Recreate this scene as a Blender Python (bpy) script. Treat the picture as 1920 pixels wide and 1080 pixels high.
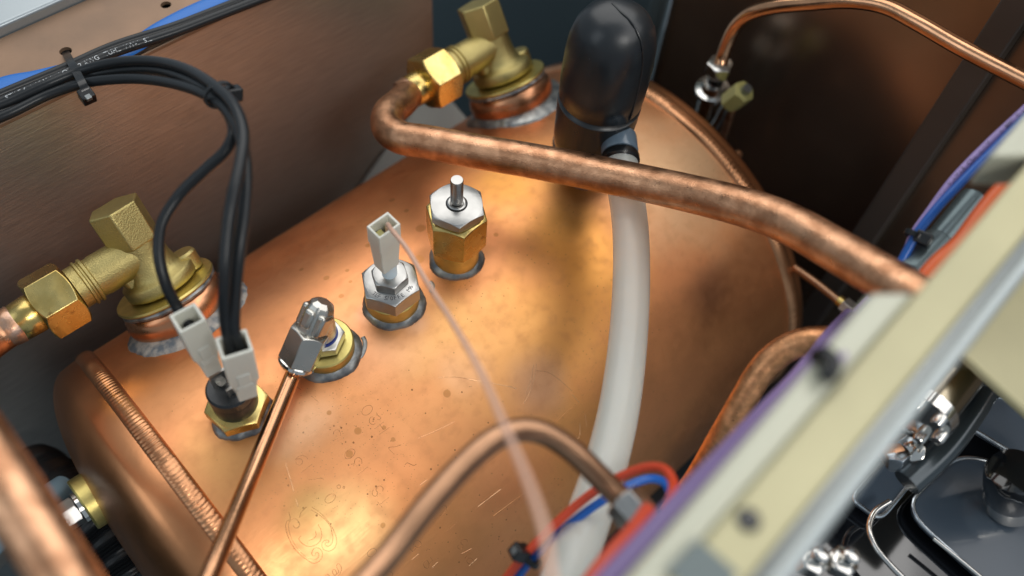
import bpy, math, random
import numpy as np
from mathutils import Vector, Matrix
random.seed(7)
S = bpy.context.scene
for o in list(bpy.data.objects): bpy.data.objects.remove(o)
MM = 0.001
# ------------------------------------------------------------------ camera
# world: X along the boiler's axis, Y to the back wall, Z up, origin on the boiler's top line; millimetres
FPX = 1649.0
CAM = np.array([0.0, -157.0, 300.0])
_p, _r, _psi = math.radians(56.72), 0.109, math.pi/2-0.842
FW = np.array([math.cos(_p)*math.cos(_psi), math.cos(_p)*math.sin(_psi), -math.sin(_p)])
_R = np.array([math.sin(_psi), -math.cos(_psi), 0.0]); _U = np.cross(_R, FW)
RT = math.cos(_r)*_R+math.sin(_r)*_U; UP = -math.sin(_r)*_R+math.cos(_r)*_U
cd = bpy.data.cameras.new('camera'); cam = bpy.data.objects.new('camera', cd); S.collection.objects.link(cam)
cd.sensor_width = 36; cd.lens = FPX/1920*36; cd.clip_start = 0.01; cd.clip_end = 50
M = Matrix(((RT[0], UP[0], -FW[0], CAM[0]*MM), (RT[1], UP[1], -FW[1], CAM[1]*MM), (RT[2], UP[2], -FW[2], CAM[2]*MM), (0, 0, 0, 1)))
cam.matrix_world = M
cd.dof.use_dof = True; cd.dof.focus_distance = 0.335; cd.dof.aperture_fstop = 5.0
S.camera = cam
S.view_settings.view_transform = 'Standard'; S.view_settings.look = 'None'; S.view_settings.exposure = 0.0; S.view_settings.gamma = 1
# ------------------------------------------------------------------ light (workshop, indoors)
w = bpy.data.worlds.new("World"); S.world = w; w.use_nodes = True
w.node_tree.nodes['Background'].inputs[0].default_value = (0.75, 0.88, 1.0, 1); w.node_tree.nodes['Background'].inputs[1].default_value = 0.36
def area(name, loc, aim, sx, sy, power, col=(1, 1, 1)):
    l = bpy.data.lights.new(name, 'AREA'); l.shape = 'RECTANGLE'; l.size = sx; l.size_y = sy; l.energy = power; l.color = col
    o = bpy.data.objects.new(name, l); S.collection.objects.link(o); o.location = loc
    o.rotation_euler = (Vector(aim)-Vector(loc)).to_track_quat('-Z', 'Y').to_euler()
    return o
area('ceiling_lamp', (0.72, 0.60, 1.10), (0.15, 0, 0), 1.9, 1.4, 16, (1, .97, .93))
area('front_fill', (0.70, -0.72, 1.1), (0.15, 0, 0), 1.3, 0.9, 6.0, (1, .96, .93))  # unseen fill light added to brighten the front of the shell
area('work_lamp', (0.0, -0.80, 0.85), (0.12, 0.05, 0), 0.30, 0.20, 3.0, (1, .97, .92))
area('left_light', (-0.85, 0.35, 0.8), (0.1, 0, 0), 0.5, 0.7, 1.3, (.88, .95, 1))  # cool soft area light from the left
S.cycles.max_bounces = 8; S.cycles.sample_clamp_indirect = 4; S.cycles.use_denoising = True

# ------------------------------------------------------------------ placing (sight lines met with real planes)
def ray(px, py): return (px-960)/FPX*RT-(py-540)/FPX*UP+FW
def at(px, py, z=None, x=None, y=None, d=None):
    v = ray(px, py)
    if z is not None: t = (z-CAM[2])/v[2]
    elif x is not None: t = (x-CAM[0])/v[0]
    elif y is not None: t = (y-CAM[1])/v[1]
    else: t = d
    return CAM+t*v
RB = 110.0
def on(px, py, lift=0.0):
    v = ray(px, py); d = CAM-np.array([0, 0, -RB]); rr = RB+lift
    A = v[1]**2+v[2]**2; B = 2*(v[1]*d[1]+v[2]*d[2]); C = d[1]**2+d[2]**2-rr**2
    return CAM+(-B-math.sqrt(max(B*B-4*A*C, 0)))/(2*A)*v
def shell(x, th, h=0):
    t = math.radians(th); return np.array([x, (RB+h)*math.sin(t), -RB+(RB+h)*math.cos(t)])
def radial(th): t = math.radians(th); return np.array([0, math.sin(t), math.cos(t)])

# ------------------------------------------------------------------ materials
def nt(m): return m.node_tree.nodes, m.node_tree.links
def mat(name, col, metal=0, rough=.5, bump=0, bscale=400, var=0, vscale=60, col2=None, rvar=0, coords='Object', stretch=None,
        trans=0, sss=0, spec=.5, detail=6, coat=0, spots=None):
    m = bpy.data.materials.new(name); m.use_nodes = True; n, l = nt(m); b = n['Principled BSDF']
    b.inputs['Base Color'].default_value = (*col, 1); b.inputs['Metallic'].default_value = metal; b.inputs['Roughness'].default_value = rough
    b.inputs['Specular IOR Level'].default_value = spec
    if trans: b.inputs['Transmission Weight'].default_value = trans
    if coat: b.inputs['Coat Weight'].default_value = coat; b.inputs['Coat Roughness'].default_value = .08
    if sss:
        b.inputs['Subsurface Weight'].default_value = sss; b.inputs['Subsurface Scale'].default_value = .004
        b.inputs['Subsurface Radius'].default_value = (1, .9, .8)
    tc = n.new('ShaderNodeTexCoord'); mp = n.new('ShaderNodeMapping'); l.new(tc.outputs[coords], mp.inputs[0])
    if stretch: mp.inputs['Scale'].default_value = stretch
    def noise(sc, det=detail):
        t = n.new('ShaderNodeTexNoise'); t.inputs['Scale'].default_value = sc; t.inputs['Detail'].default_value = det; l.new(mp.outputs[0], t.inputs[0]); return t
    out = None
    if var or col2:
        t = noise(vscale); r = n.new('ShaderNodeValToRGB'); r.color_ramp.elements[0].position = .38; r.color_ramp.elements[1].position = .64
        c2 = col2 or tuple(c*(1-var) for c in col)
        r.color_ramp.elements[0].color = (*c2, 1); r.color_ramp.elements[1].color = (*col, 1); l.new(t.outputs[0], r.inputs[0]); out = r.outputs[0]
    if spots:
        sc, thr, sc_col = spots
        v = n.new('ShaderNodeTexNoise'); v.inputs['Scale'].default_value = sc; v.inputs['Detail'].default_value = 2; l.new(mp.outputs[0], v.inputs[0])
        mr = n.new('ShaderNodeMapRange'); mr.inputs['From Min'].default_value = thr; mr.inputs['From Max'].default_value = thr+.05; l.new(v.outputs[0], mr.inputs[0])
        mx = n.new('ShaderNodeMix'); mx.data_type = 'RGBA'; l.new(mr.outputs[0], mx.inputs[0])
        if out: l.new(out, mx.inputs[6])
        else: mx.inputs[6].default_value = (*col, 1)
        mx.inputs[7].default_value = (*sc_col, 1); out = mx.outputs[2]
    if out: l.new(out, b.inputs['Base Color'])
    if rvar:
        t = noise(vscale*1.7); mr = n.new('ShaderNodeMapRange'); mr.inputs['From Min'].default_value = .3; mr.inputs['From Max'].default_value = .7
        mr.inputs['To Min'].default_value = max(rough-rvar, .02); mr.inputs['To Max'].default_value = rough+rvar; l.new(t.outputs[0], mr.inputs[0]); l.new(mr.outputs[0], b.inputs['Roughness'])
    if bump:
        t = noise(bscale, 4); bp = n.new('ShaderNodeBump'); bp.inputs['Strength'].default_value = bump; bp.inputs['Distance'].default_value = .0004
        l.new(t.outputs[0], bp.inputs['Height']); l.new(bp.outputs[0], b.inputs['Normal'])
    return m

BASE = np.array([140., 0, -220])
def boiler_material():
    m = mat('boiler_copper', (.76, .36, .17), 1, .30, 0); n, l = nt(m); b = n['Principled BSDF']
    tc = n.new('ShaderNodeTexCoord'); P = tc.outputs['Object']
    def noise(sc, det=5, vec=P, dist=0):
        t = n.new('ShaderNodeTexNoise'); t.inputs['Scale'].default_value = sc; t.inputs['Detail'].default_value = det; t.inputs['Distortion'].default_value = dist; l.new(vec, t.inputs[0]); return t.outputs[0]
    def mr(v, a, c, lo=0., hi=1., smooth=True):
        t = n.new('ShaderNodeMapRange'); t.interpolation_type = 'SMOOTHSTEP' if smooth else 'LINEAR'
        for k, q in zip(('From Min', 'From Max', 'To Min', 'To Max'), (a, c, lo, hi)): t.inputs[k].default_value = q
        l.new(v, t.inputs[0]); return t.outputs[0]
    def math_(op, a, c):
        t = n.new('ShaderNodeMath'); t.operation = op
        for i, q in enumerate((a, c)):
            if isinstance(q, (int, float)): t.inputs[i].default_value = q
            else: l.new(q, t.inputs[i])
        return t.outputs[0]
    def mix(f, a, c):
        t = n.new('ShaderNodeMix'); t.data_type = 'RGBA'
        if isinstance(f, float): t.inputs[0].default_value = f
        else: l.new(f, t.inputs[0])
        for i, q in ((6, a), (7, c)):
            if isinstance(q, tuple): t.inputs[i].default_value = (*q, 1)
            else: l.new(q, t.inputs[i])
        return t.outputs[2]
    # heat tint and stains, plus yellow and peach highlights painted into the colour
    big = noise(14, 4, dist=.6)
    c = mix(mr(big, .4, .65), (.79, .335, .145), (.87, .385, .16))
    wn = noise(60, 6)
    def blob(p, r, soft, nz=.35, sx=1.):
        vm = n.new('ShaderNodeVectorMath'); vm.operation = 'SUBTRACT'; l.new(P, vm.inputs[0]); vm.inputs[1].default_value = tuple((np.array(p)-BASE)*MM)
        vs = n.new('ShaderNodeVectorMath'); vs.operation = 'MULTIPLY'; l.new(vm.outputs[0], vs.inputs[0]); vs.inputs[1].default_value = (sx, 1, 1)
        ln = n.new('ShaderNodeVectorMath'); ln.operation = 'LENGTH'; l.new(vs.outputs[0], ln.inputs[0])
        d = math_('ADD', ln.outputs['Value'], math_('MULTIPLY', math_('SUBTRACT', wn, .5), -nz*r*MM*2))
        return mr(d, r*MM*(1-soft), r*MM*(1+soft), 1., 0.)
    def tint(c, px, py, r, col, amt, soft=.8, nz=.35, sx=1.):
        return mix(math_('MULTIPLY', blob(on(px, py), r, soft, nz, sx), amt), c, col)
    for px, py, r, col, amt, sx in [(1090, 470, 30, (.97, .45, .10), .75, 1.6), (1040, 620, 26, (.93, .44, .11), .7, 1.), (1085, 820, 26, (.84, .36, .10), .6, 1.3),  # yellowish reflection band painted in
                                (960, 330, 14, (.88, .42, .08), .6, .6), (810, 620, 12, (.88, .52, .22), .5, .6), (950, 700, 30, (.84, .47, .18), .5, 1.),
                                (1280, 330, 30, (.92, .62, .36), .8, 1.), (430, 850, 16, (.60, .36, .13), .5, 1.), (798, 478, 4, (.30, .13, .05), .7, 1.), (905, 470, 3.5, (.42, .19, .07), .6, 1.), (770, 600, 5, (.80, .55, .42), .6, 1.), (690, 590, 4, (.72, .50, .38), .5, 1.), (560, 800, 8, (.90, .58, .36), .5, .6), (470, 560, 12, (.62, .28, .15), .5, .4), (870, 690, 9, (.88, .50, .28), .5, 1.), (340, 740, 10, (.62, .30, .13), .5, .5), (560, 990, 8, (.52, .28, .10), .5, 1.), (630, 975, 7, (.45, .24, .08), .5, .7), (880, 620, 12, (.90, .46, .16), .5, 1.), (700, 640, 14, (.86, .46, .27), .5, 1.), (585, 950, 7, (.48, .30, .10), .6, 1.), (1010, 720, 11, (.62, .38, .28), .5, 1.),  # first blob paints the peach highlight
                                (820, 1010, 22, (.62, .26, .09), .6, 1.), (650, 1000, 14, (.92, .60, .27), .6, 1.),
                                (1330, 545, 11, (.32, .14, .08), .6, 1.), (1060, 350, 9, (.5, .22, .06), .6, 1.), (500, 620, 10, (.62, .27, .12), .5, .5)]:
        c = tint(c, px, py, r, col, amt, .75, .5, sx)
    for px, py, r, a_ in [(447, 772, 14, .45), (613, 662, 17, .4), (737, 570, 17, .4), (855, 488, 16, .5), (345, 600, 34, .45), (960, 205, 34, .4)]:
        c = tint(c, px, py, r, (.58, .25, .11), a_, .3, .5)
    # dried water rings and drops
    for px, py, r in [(789, 428, 2.2), (786, 486, 2.1), (617, 774, .9), (671, 808, 1.4), (655, 851, 1.4), (838, 738, 1.5), (720, 802, .8), (737, 824, .8), (612, 521, 1.2),
                      (565, 505, .9), (651, 507, .9), (657, 528, .8), (640, 555, 1.1), (690, 460, 1.3), (735, 375, 1.3), (930, 440, 1.), (718, 985, .9), (703, 470, 1.6), (762, 395, 1.1)]:
        f = math_('MULTIPLY', blob(on(px, py), r, .16, .25), .6); c = mix(f, c, (.46, .20, .06))
    # pitted black specks, denser towards the front
    for sc, thr, msc in ((520, .05, 25), (1100, .06, 18)):
        v = n.new('ShaderNodeTexVoronoi'); v.inputs['Scale'].default_value = sc; l.new(P, v.inputs['Vector'])
        rr = n.new('ShaderNodeMath'); rr.operation = 'GREATER_THAN'; l.new(v.outputs['Color'], rr.inputs[0]); rr.inputs[1].default_value = .52
        f = math_('MULTIPLY', math_('MULTIPLY', mr(v.outputs['Distance'], thr, thr*3, 1., 0.), rr.outputs[0]), mr(noise(msc, 3), .5, .62))
        c = mix(math_('MULTIPLY', f, .9), c, (.12, .05, .02))
    v = n.new('ShaderNodeTexVoronoi'); v.inputs['Scale'].default_value = 430; l.new(P, v.inputs['Vector'])
    sp = n.new('ShaderNodeSeparateColor'); l.new(v.outputs['Color'], sp.inputs[0])
    rad_ = math_('MULTIPLY', mr(sp.outputs[1], .45, 1., 0., .17, False), 1.); f = math_('LESS_THAN', v.outputs['Distance'], rad_)
    msk = math_('MAXIMUM', blob(on(690, 900), 30, .7), math_('MAXIMUM', blob(on(830, 800), 24, .7), math_('MULTIPLY', blob(on(900, 980), 24, .7), .8)))
    f = math_('MULTIPLY', math_('MULTIPLY', f, mr(msk, .2, .8)), .8); c = mix(f, c, (.13, .05, .02))
    fine = noise(220, 8); c = mix(math_('MULTIPLY', mr(fine, .45, .75), .22), c, (.55, .25, .11))
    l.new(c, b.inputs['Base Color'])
    l.new(math_('ADD', mr(noise(35, 6), .3, .7, .36, .47), math_('MULTIPLY', mr(fine, .3, .8), .07)), b.inputs['Roughness'])
    # grain along the axis + orange peel
    mp = n.new('ShaderNodeMapping'); mp.inputs['Scale'].default_value = (1, 14, 14); l.new(P, mp.inputs[0])
    h = math_('ADD', math_('MULTIPLY', noise(160, 4, mp.outputs[0]), .35), math_('ADD', noise(26, 2), math_('MULTIPLY', noise(900, 3), .12)))
    bp = n.new('ShaderNodeBump'); bp.inputs['Strength'].default_value = .22; bp.inputs['Distance'].default_value = .0006; l.new(h, bp.inputs['Height']); l.new(bp.outputs[0], b.inputs['Normal'])
    return m
MT = dict(
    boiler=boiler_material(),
    cap=mat('spun_copper', (.70, .31, .14), 1, .34, .1, 300, .25, 22, rvar=.06),
    bead=mat('weld_copper', (.74, .36, .18), 1, .33, .15, 900, .3, 60),
    neck=mat('neck_copper', (.76, .36, .19), 1, .30, .12, 300, .25, 40, rvar=.06),
    pipe=mat('tube_copper', (.78, .43, .25), 1, .36, .35, 1400, col2=(.48, .24, .13), vscale=150, rvar=.1, detail=10, spots=(1300, .71, (.14, .06, .04))),
    pipe2=mat('bright_copper', (.80, .42, .23), 1, .20, .12, 500, .3, 50, rvar=.06),
    pipe4=mat('aged_copper', (.80, .38, .18), 1, .40, .3, 1400, col2=(.50, .24, .11), vscale=260, rvar=.1, detail=10, spots=(900, .70, (.10, .04, .02))),
    pipe3=mat('dull_copper', (.52, .29, .17), 1, .34, .15, 500, .3, 60),
    stamp=mat('stamped_groove', (.50, .25, .11), 1, .25),
    scratch=mat('scratched_copper', (.95, .62, .36), 1, .25),
    brass=mat('machined_brass', (.72, .56, .22), 1, .27, .15, 500, col2=(.62, .44, .14), vscale=90, rvar=.06, spots=(110, .66, (.34, .22, .08))),
    cast=mat('cast_brass', (.60, .49, .20), 1, .44, .6, 1700, .2, 60),
    washer=mat('yellow_brass', (.74, .62, .22), 1, .4, .3, 300, .2, 120),
    steel=mat('turned_steel', (.50, .49, .47), 1, .28, .25, 200, .12, 200, stretch=(1, 1, 12)),
    satin=mat('satin_nickel', (.62, .60, .55), 1, .30, .12, 120, .15, 40, rvar=.05),
    chrome=mat('chrome', (.74, .72, .68), 1, .12, .1, 150),
    zinc=mat('zinc_plate', (.55, .60, .64), 1, .25, .2, 300),
    solder=mat('solder', (.40, .40, .38), .85, .40, .35, 350, col2=(.17, .18, .19), vscale=180, rvar=.12),
    solder2=mat('chalky_solder', (.44, .40, .35), .35, .6, 1., 260, col2=(.13, .15, .17), vscale=230, detail=10),
    white=mat('nylon', (.68, .68, .60), 0, .38, .12, 500, sss=.25),
    ptfe=mat('ptfe', (.70, .82, .88), 0, .4, sss=.3),
    rubber=mat('rubber', (.011, .014, .017), 0, .33, .12, 260, rvar=.08, vscale=40, spec=.55, spots=(900, .76, (.10, .11, .12))),
    cable=mat('black_pvc', (.013, .015, .017), 0, .33, .1, 300, spec=.35),
    tie=mat('black_nylon', (.008, .009, .010), 0, .25, spec=.5),
    clamp=mat('blue_grey_sleeve', (.12, .17, .22), 0, .22, sss=.2, coat=.3),
    hose=mat('silicone_hose', (.74, .76, .71), 0, .22, .05, 60, trans=.15, sss=.6, var=.05, vscale=30),
    capil=mat('clear_capillary', (.80, .50, .37), 0, .3, trans=.15),
    blue=mat('blue_pvc', (.01, .10, .42), 0, .3), blue2=mat('bright_blue', (.008, .14, .50), 0, .4),
    lilac=mat('lilac_pvc', (.36, .27, .55), 0, .42), purple=mat('purple_pvc', (.24, .17, .36), 0, .45),
    red=mat('red_pvc', (.60, .06, .02), 0, .35), orange=mat('orange_silicone', (.62, .10, .015), 0, .4),
    cream=mat('cream_paint', (.58, .53, .31), 0, .42, .05, 60, .25, 9),  # uneven tone paints in scuffs and soft reflections
    lip=mat('zinc_lip', (.48, .48, .38), .1, .35), grey=mat('grey_steel', (.28, .30, .30), .8, .3),
    sheet=mat('brushed_sheet', (.46, .43, .40), .8, .42, .4, 90, col2=(.37, .345, .32), vscale=120, stretch=(.6, 1, 14), rvar=.05),
    flange=mat('sheet_flange', (.30, .185, .115), .4, .5, .2, 300, col2=(.22, .14, .09), vscale=25),  # steel, with its warm reflection put into the colour
    sheet2=mat('blue_grey_sheet', (.13, .17, .18), .7, .35, .1, 80),
    sheet3=mat('dark_sheet', (.38, .28, .21), .9, .26, .1, 40, .3, 12),
    bright=mat('bright_trim', (.34, .38, .40), .6, .3),
    floor=mat('floor_sheet', (.09, .12, .14), .5, .4),
    gloss=mat('black_gloss', (.006, .007, .009), 0, .07, coat=.8), slate=mat('slate_plastic', (.05, .07, .095), 0, .28, .05, 100, coat=.3),
    dark=mat('dark_hole', (.003, .003, .004), 0, .6), ink=mat('white_ink', (.55, .58, .60), 0, .5), inkd=mat('dark_ink', (.03, .03, .04), 0, .5),
    yellowp=mat('yellow_plastic', (.50, .45, .16), 0, .4))

MT['hose'].node_tree.nodes['Principled BSDF'].inputs['Alpha'].default_value = .62
# ------------------------------------------------------------------ mesh helpers (all in millimetres)
def link(o): S.collection.objects.link(o); return o
def thing(name, label, cat, base, group=None, kind=None):
    o = link(bpy.data.objects.new(name, None)); o.empty_display_size = .01; o.location = Vector(base)*MM
    o['label'] = label; o['category'] = cat
    if group: o['group'] = group
    return o
def wpos(o):
    v = Vector((0, 0, 0))
    while o: v += o.location; o = o.parent
    return v
class G:
    def __init__(s): s.v = []; s.f = []
    def add(s, v, f):
        k = len(s.v); s.v += [tuple(map(float, q)) for q in v]; s.f += [tuple(i+k for i in q) for q in f]; return s
def build(name, g, m, parent=None, label=None, cat=None, group=None, kind=None, smooth=35, bevel=0, sub=0):
    me = bpy.data.meshes.new(name); off = np.array(wpos(parent))/MM if parent else np.zeros(3)
    if not parent and (cat or kind): off = np.array(g.v).mean(0)
    me.from_pydata([tuple((np.array(q)-off)*MM) for q in g.v], [], g.f); me.validate(); 
    o = link(bpy.data.objects.new(name, me)); me.materials.append(MT[m] if isinstance(m, str) else m)
    if parent: o.parent = parent
    else: o.location = Vector(off)*MM
    import bmesh
    bm = bmesh.new(); bm.from_mesh(me); bmesh.ops.remove_doubles(bm, verts=bm.verts, dist=1e-7); bmesh.ops.recalc_face_normals(bm, faces=bm.faces)
    ca = math.radians(smooth)
    for f in bm.faces: f.smooth = True
    for e in bm.edges: e.smooth = not (len(e.link_faces) == 2 and e.calc_face_angle(0) > ca)
    bm.to_mesh(me); bm.free()
    if bevel:
        b = o.modifiers.new('bevel', 'BEVEL'); b.width = bevel*MM; b.segments = 3; b.limit_method = 'ANGLE'; b.angle_limit = math.radians(40); b.harden_normals = False
    if sub:
        b = o.modifiers.new('sub', 'SUBSURF'); b.levels = b.render_levels = sub
    for k, q in (('label', label), ('category', cat), ('group', group), ('kind', kind)):
        if q: o[k] = q
    return o
def frame(d, hint=None):
    d = np.array(d, float); d /= np.linalg.norm(d)
    h = np.array(hint if hint is not None else ((0, 0, 1) if abs(d[2]) < .9 else (1, 0, 0)), float)
    u = np.cross(h, d); u /= np.linalg.norm(u); return u, np.cross(d, u), d
def lathe(g, o, d, prof, seg=48, caps=True, ang0=0, hint=None, rf=None):
    u, v, w_ = frame(d, hint); o = np.array(o, float); V = []; F = []
    n = len(prof)
    for r, h in prof:
        for k in range(seg):
            a = ang0+2*math.pi*k/seg; rr = r*(rf(a, h) if rf else 1); V.append(o+w_*h+(u*math.cos(a)+v*math.sin(a))*rr)
    for i in range(n-1):
        for k in range(seg): F.append((i*seg+k, i*seg+(k+1) % seg, (i+1)*seg+(k+1) % seg, (i+1)*seg+k))
    if caps:
        F.append(tuple(range(seg))[::-1]); F.append(tuple((n-1)*seg+k for k in range(seg)))
    return g.add(V, F)
def hexnut(g, o, d, af, h0, h1, ang=0, top=True, bot=False, hole=0, hint=None, disc=.965):
    """hexagonal prism with turned chamfers, as real nuts have"""
    per = 12; seg = 6*per; u, v, w_ = frame(d, hint); o = np.array(o, float); R = af/2; rd = R*disc; V = []; rings = []
    def ring(fr, fh):
        k0 = len(V)
        for k in range(seg):
            a = 2*math.pi*k/seg; b = (a % (math.pi/3))-math.pi/6; rh = R/math.cos(b); r = fr(rh); h = fh(rh)
            V.append(o+w_*h+(u*math.cos(a+ang)+v*math.sin(a+ang))*r)
        rings.append(k0)
    t = math.tan(math.radians(32))
    if bot: ring(lambda rh: rd, lambda rh: h0)
    ring(lambda rh: rh, lambda rh: h0+((rh-rd)*t if bot else 0))
    ring(lambda rh: rh, lambda rh: h1-((rh-rd)*t if top else 0))
    if top: ring(lambda rh: rd, lambda rh: h1)
    if hole:
        ring(lambda rh: hole, lambda rh: h1); ring(lambda rh: hole*.97, lambda rh: h1-1.2)
    F = []
    for i in range(len(rings)-1):
        a, b = rings[i], rings[i+1]
        for k in range(seg): F.append((a+k, a+(k+1) % seg, b+(k+1) % seg, b+k))
    F.append(tuple(rings[0]+k for k in range(seg))[::-1]); F.append(tuple(rings[-1]+k for k in range(seg)))
    return g.add(V, F)
def smooth_path(pts, n=10):
    P = [np.array(p, float) for p in pts]; P = [2*P[0]-P[1]]+P+[2*P[-1]-P[-2]]; out = []
    for i in range(1, len(P)-2):
        p0, p1, p2, p3 = P[i-1:i+3]
        # centripetal catmull-rom
        t0 = 0; t1 = t0+np.linalg.norm(p1-p0)**.5; t2 = t1+np.linalg.norm(p2-p1)**.5; t3 = t2+np.linalg.norm(p3-p2)**.5
        for k in range(n):
            t = t1+(t2-t1)*k/n
            A1 = (t1-t)/(t1-t0)*p0+(t-t0)/(t1-t0)*p1; A2 = (t2-t)/(t2-t1)*p1+(t-t1)/(t2-t1)*p2; A3 = (t3-t)/(t3-t2)*p2+(t-t2)/(t3-t2)*p3
            B1 = (t2-t)/(t2-t0)*A1+(t-t0)/(t2-t0)*A2; B2 = (t3-t)/(t3-t1)*A2+(t-t1)/(t3-t1)*A3
            out.append((t2-t)/(t2-t1)*B1+(t-t1)/(t2-t1)*B2)
    out.append(P[-2]); return out
def frames(path):
    T = []
    for i in range(len(path)):
        a = path[min(i+1, len(path)-1)]-path[max(i-1, 0)]; T.append(a/np.linalg.norm(a))
    u, v, _ = frame(T[0]); out = []
    for t in T:
        u = u-t*np.dot(u, t); u /= np.linalg.norm(u); out.append((u.copy(), np.cross(t, u), t))
    return out
def tube(g, pts, r, seg=24, n=10, smooth=True, caps=True, flat=1., wob=0):
    path = smooth_path(pts, n) if smooth else [np.array(p, float) for p in pts]; fr = frames(path); V = []; F = []
    for i, (p, (u, v, t)) in enumerate(zip(path, fr)):
        rr = r(i/(len(path)-1)) if callable(r) else r
        for k in range(seg):
            a = 2*math.pi*k/seg; q = rr*(1+wob*math.sin(i*.7+3*a)) if wob else rr
            V.append(p+u*math.cos(a)*q+v*math.sin(a)*q*flat)
    m = len(path)
    for i in range(m-1):
        for k in range(seg): F.append((i*seg+k, i*seg+(k+1) % seg, (i+1)*seg+(k+1) % seg, (i+1)*seg+k))
    if caps: F.append(tuple(range(seg))[::-1]); F.append(tuple((m-1)*seg+k for k in range(seg)))
    return g.add(V, F)
def box(g, c, ax, ay, az, hx, hy, hz, taper=1.):
    c = np.array(c, float); V = []
    for sz in (-1, 1):
        for sx, sy in ((-1, -1), (1, -1), (1, 1), (-1, 1)):
            k = taper if sz < 0 else 1
            V.append(c+np.array(ax)*hx*sx*k+np.array(ay)*hy*sy*k+np.array(az)*hz*sz)
    return g.add(V, [(0, 3, 2, 1), (4, 5, 6, 7), (0, 1, 5, 4), (1, 2, 6, 5), (2, 3, 7, 6), (3, 0, 4, 7)])
def slab(g, top, t):
    """a plate: polygon of 3-D points and its thickness downwards"""
    n = len(top); dn = np.array([0, 0, -t]); V = [np.array(p) for p in top]+[np.array(p)+dn for p in top]
    return g.add(V, [tuple(range(n)), tuple(range(n, 2*n))[::-1]]+[(i, i+n, (i+1) % n+n, (i+1) % n) for i in range(n)])
def ring_band(g, c, nrm, rx, ry, wd, th, hint=None, seg=40):
    u, v, w_ = frame(nrm, hint); V = []; F = []; c = np.array(c, float)
    for k in range(seg):
        a = 2*math.pi*k/seg; e = u*math.cos(a)*rx+v*math.sin(a)*ry; q = u*math.cos(a)+v*math.sin(a)
        for dr, dw in ((0, -wd/2), (th, -wd/2), (th, wd/2), (0, wd/2)): V.append(c+e+q*dr+w_*dw)
    for k in range(seg):
        a, b = k*4, ((k+1) % seg)*4
        for j in range(4): F.append((a+j, a+(j+1) % 4, b+(j+1) % 4, b+j))
    return g.add(V, F)
_tcache = {}
def text2d(txt, size):
    k = (txt, size)
    if k in _tcache: return _tcache[k]
    c = bpy.data.curves.new('t', 'FONT'); c.body = txt; c.size = size; c.resolution_u = 3
    o = bpy.data.objects.new('t', c); S.collection.objects.link(o); dg = bpy.context.evaluated_depsgraph_get(); dg.update()
    me = o.evaluated_get(dg).to_mesh(); V = [tuple(v.co) for v in me.vertices]; F = [tuple(p.vertices) for p in me.polygons]
    bpy.data.objects.remove(o); bpy.data.curves.remove(c); _tcache[k] = (V, F); return V, F
def text_on_path(g, txt, size, path, start, rad, side, flip=False):
    """print wrapped on a cable; side = direction the printed side faces"""
    V, F = text2d(txt, size); L = [0]
    for a, b in zip(path, path[1:]): L.append(L[-1]+np.linalg.norm(b-a))
    fr = frames(path); out = []
    for x, y, _ in V:
        s = start+(-x if flip else x); i = max(0, min(len(L)-2, int(np.searchsorted(L, s))-1)); f = (s-L[i])/(L[i+1]-L[i]); p = path[i]*(1-f)+path[i+1]*f; t = fr[i][2]
        sd = np.array(side)-t*np.dot(side, t); sd /= np.linalg.norm(sd); tn = np.cross(sd, t) if not flip else -np.cross(sd, t)
        ph = (y-size*.35)/rad; out.append(p+sd*math.cos(ph)*(rad+.04)+tn*math.sin(ph)*(rad+.04))
    return g.add(out, F)
def prim(name, fn, m, parent, **k):
    g = G(); fn(g); return build(name, g, m, parent, **k)

# ------------------------------------------------------------------ the machine's sheet metal round the boiler (setting)
def quad_sheet(name, pts, m, t=(0, 0, 0), **k):
    g = G(); P = [np.array(p, float) for p in pts]; n = len(P); T = np.array(t, float)
    g.add(P+[p+T for p in P], [tuple(range(n)), tuple(range(n, 2*n))[::-1]]+[(i, i+n, (i+1) % n+n, (i+1) % n) for i in range(n)])
    return build(name, g, m, None, kind='structure', **k)
YW = 130.0; ZT = 49.5
quad_sheet('wall_back', [(-220, YW, -235), (236, YW, -235), (236, YW, ZT), (-220, YW, ZT)], 'sheet', (0, 1.5, 0))
quad_sheet('floor', [(-400, -420, -235), (560, -420, -235), (560, 420, -235), (-400, 420, -235)], 'floor', (0, 0, -3))
quad_sheet('wall_end', [(342, -400, -235), (342, 56, -235), (342, 56, 170), (342, -400, 170)], 'sheet3', (2, 0, 0))
quad_sheet('panel_end', [(346, 60, -235), (346, 330, -235), (346, 330, 170), (346, 60, 170)], 'sheet2', (2, 0, 0))
g = G(); box(g, (336, -98, -30), (1, 0, 0), (0, 1, 0), (0, 0, 1), 5, 6, 204)
build('post', g, mat('brown_post', (.11, .085, .07), .5, .45), None, kind='structure', bevel=1)
g = G(); box(g, (338, 61, -30), (1, 0, 0), (0, 1, 0), (0, 0, 1), 4, 3.5, 204); build('corner_post', g, 'sheet2', None, kind='structure', bevel=1)
quad_sheet('wall_side', [(-225, -420, -235), (-225, 420, -235), (-225, 420, 0), (-225, -420, 0)], 'sheet2', (-2, 0, 0))
quad_sheet('added_pale_sheet', [(95, 129, -170), (236, 129, -55), (236, 60, -75), (95, 60, -190)], mat('pale_reflection', (.50, .53, .50), .2, .5), (0, 0, -2))  # added pale sheet standing in for light reflected on the back wall
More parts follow.
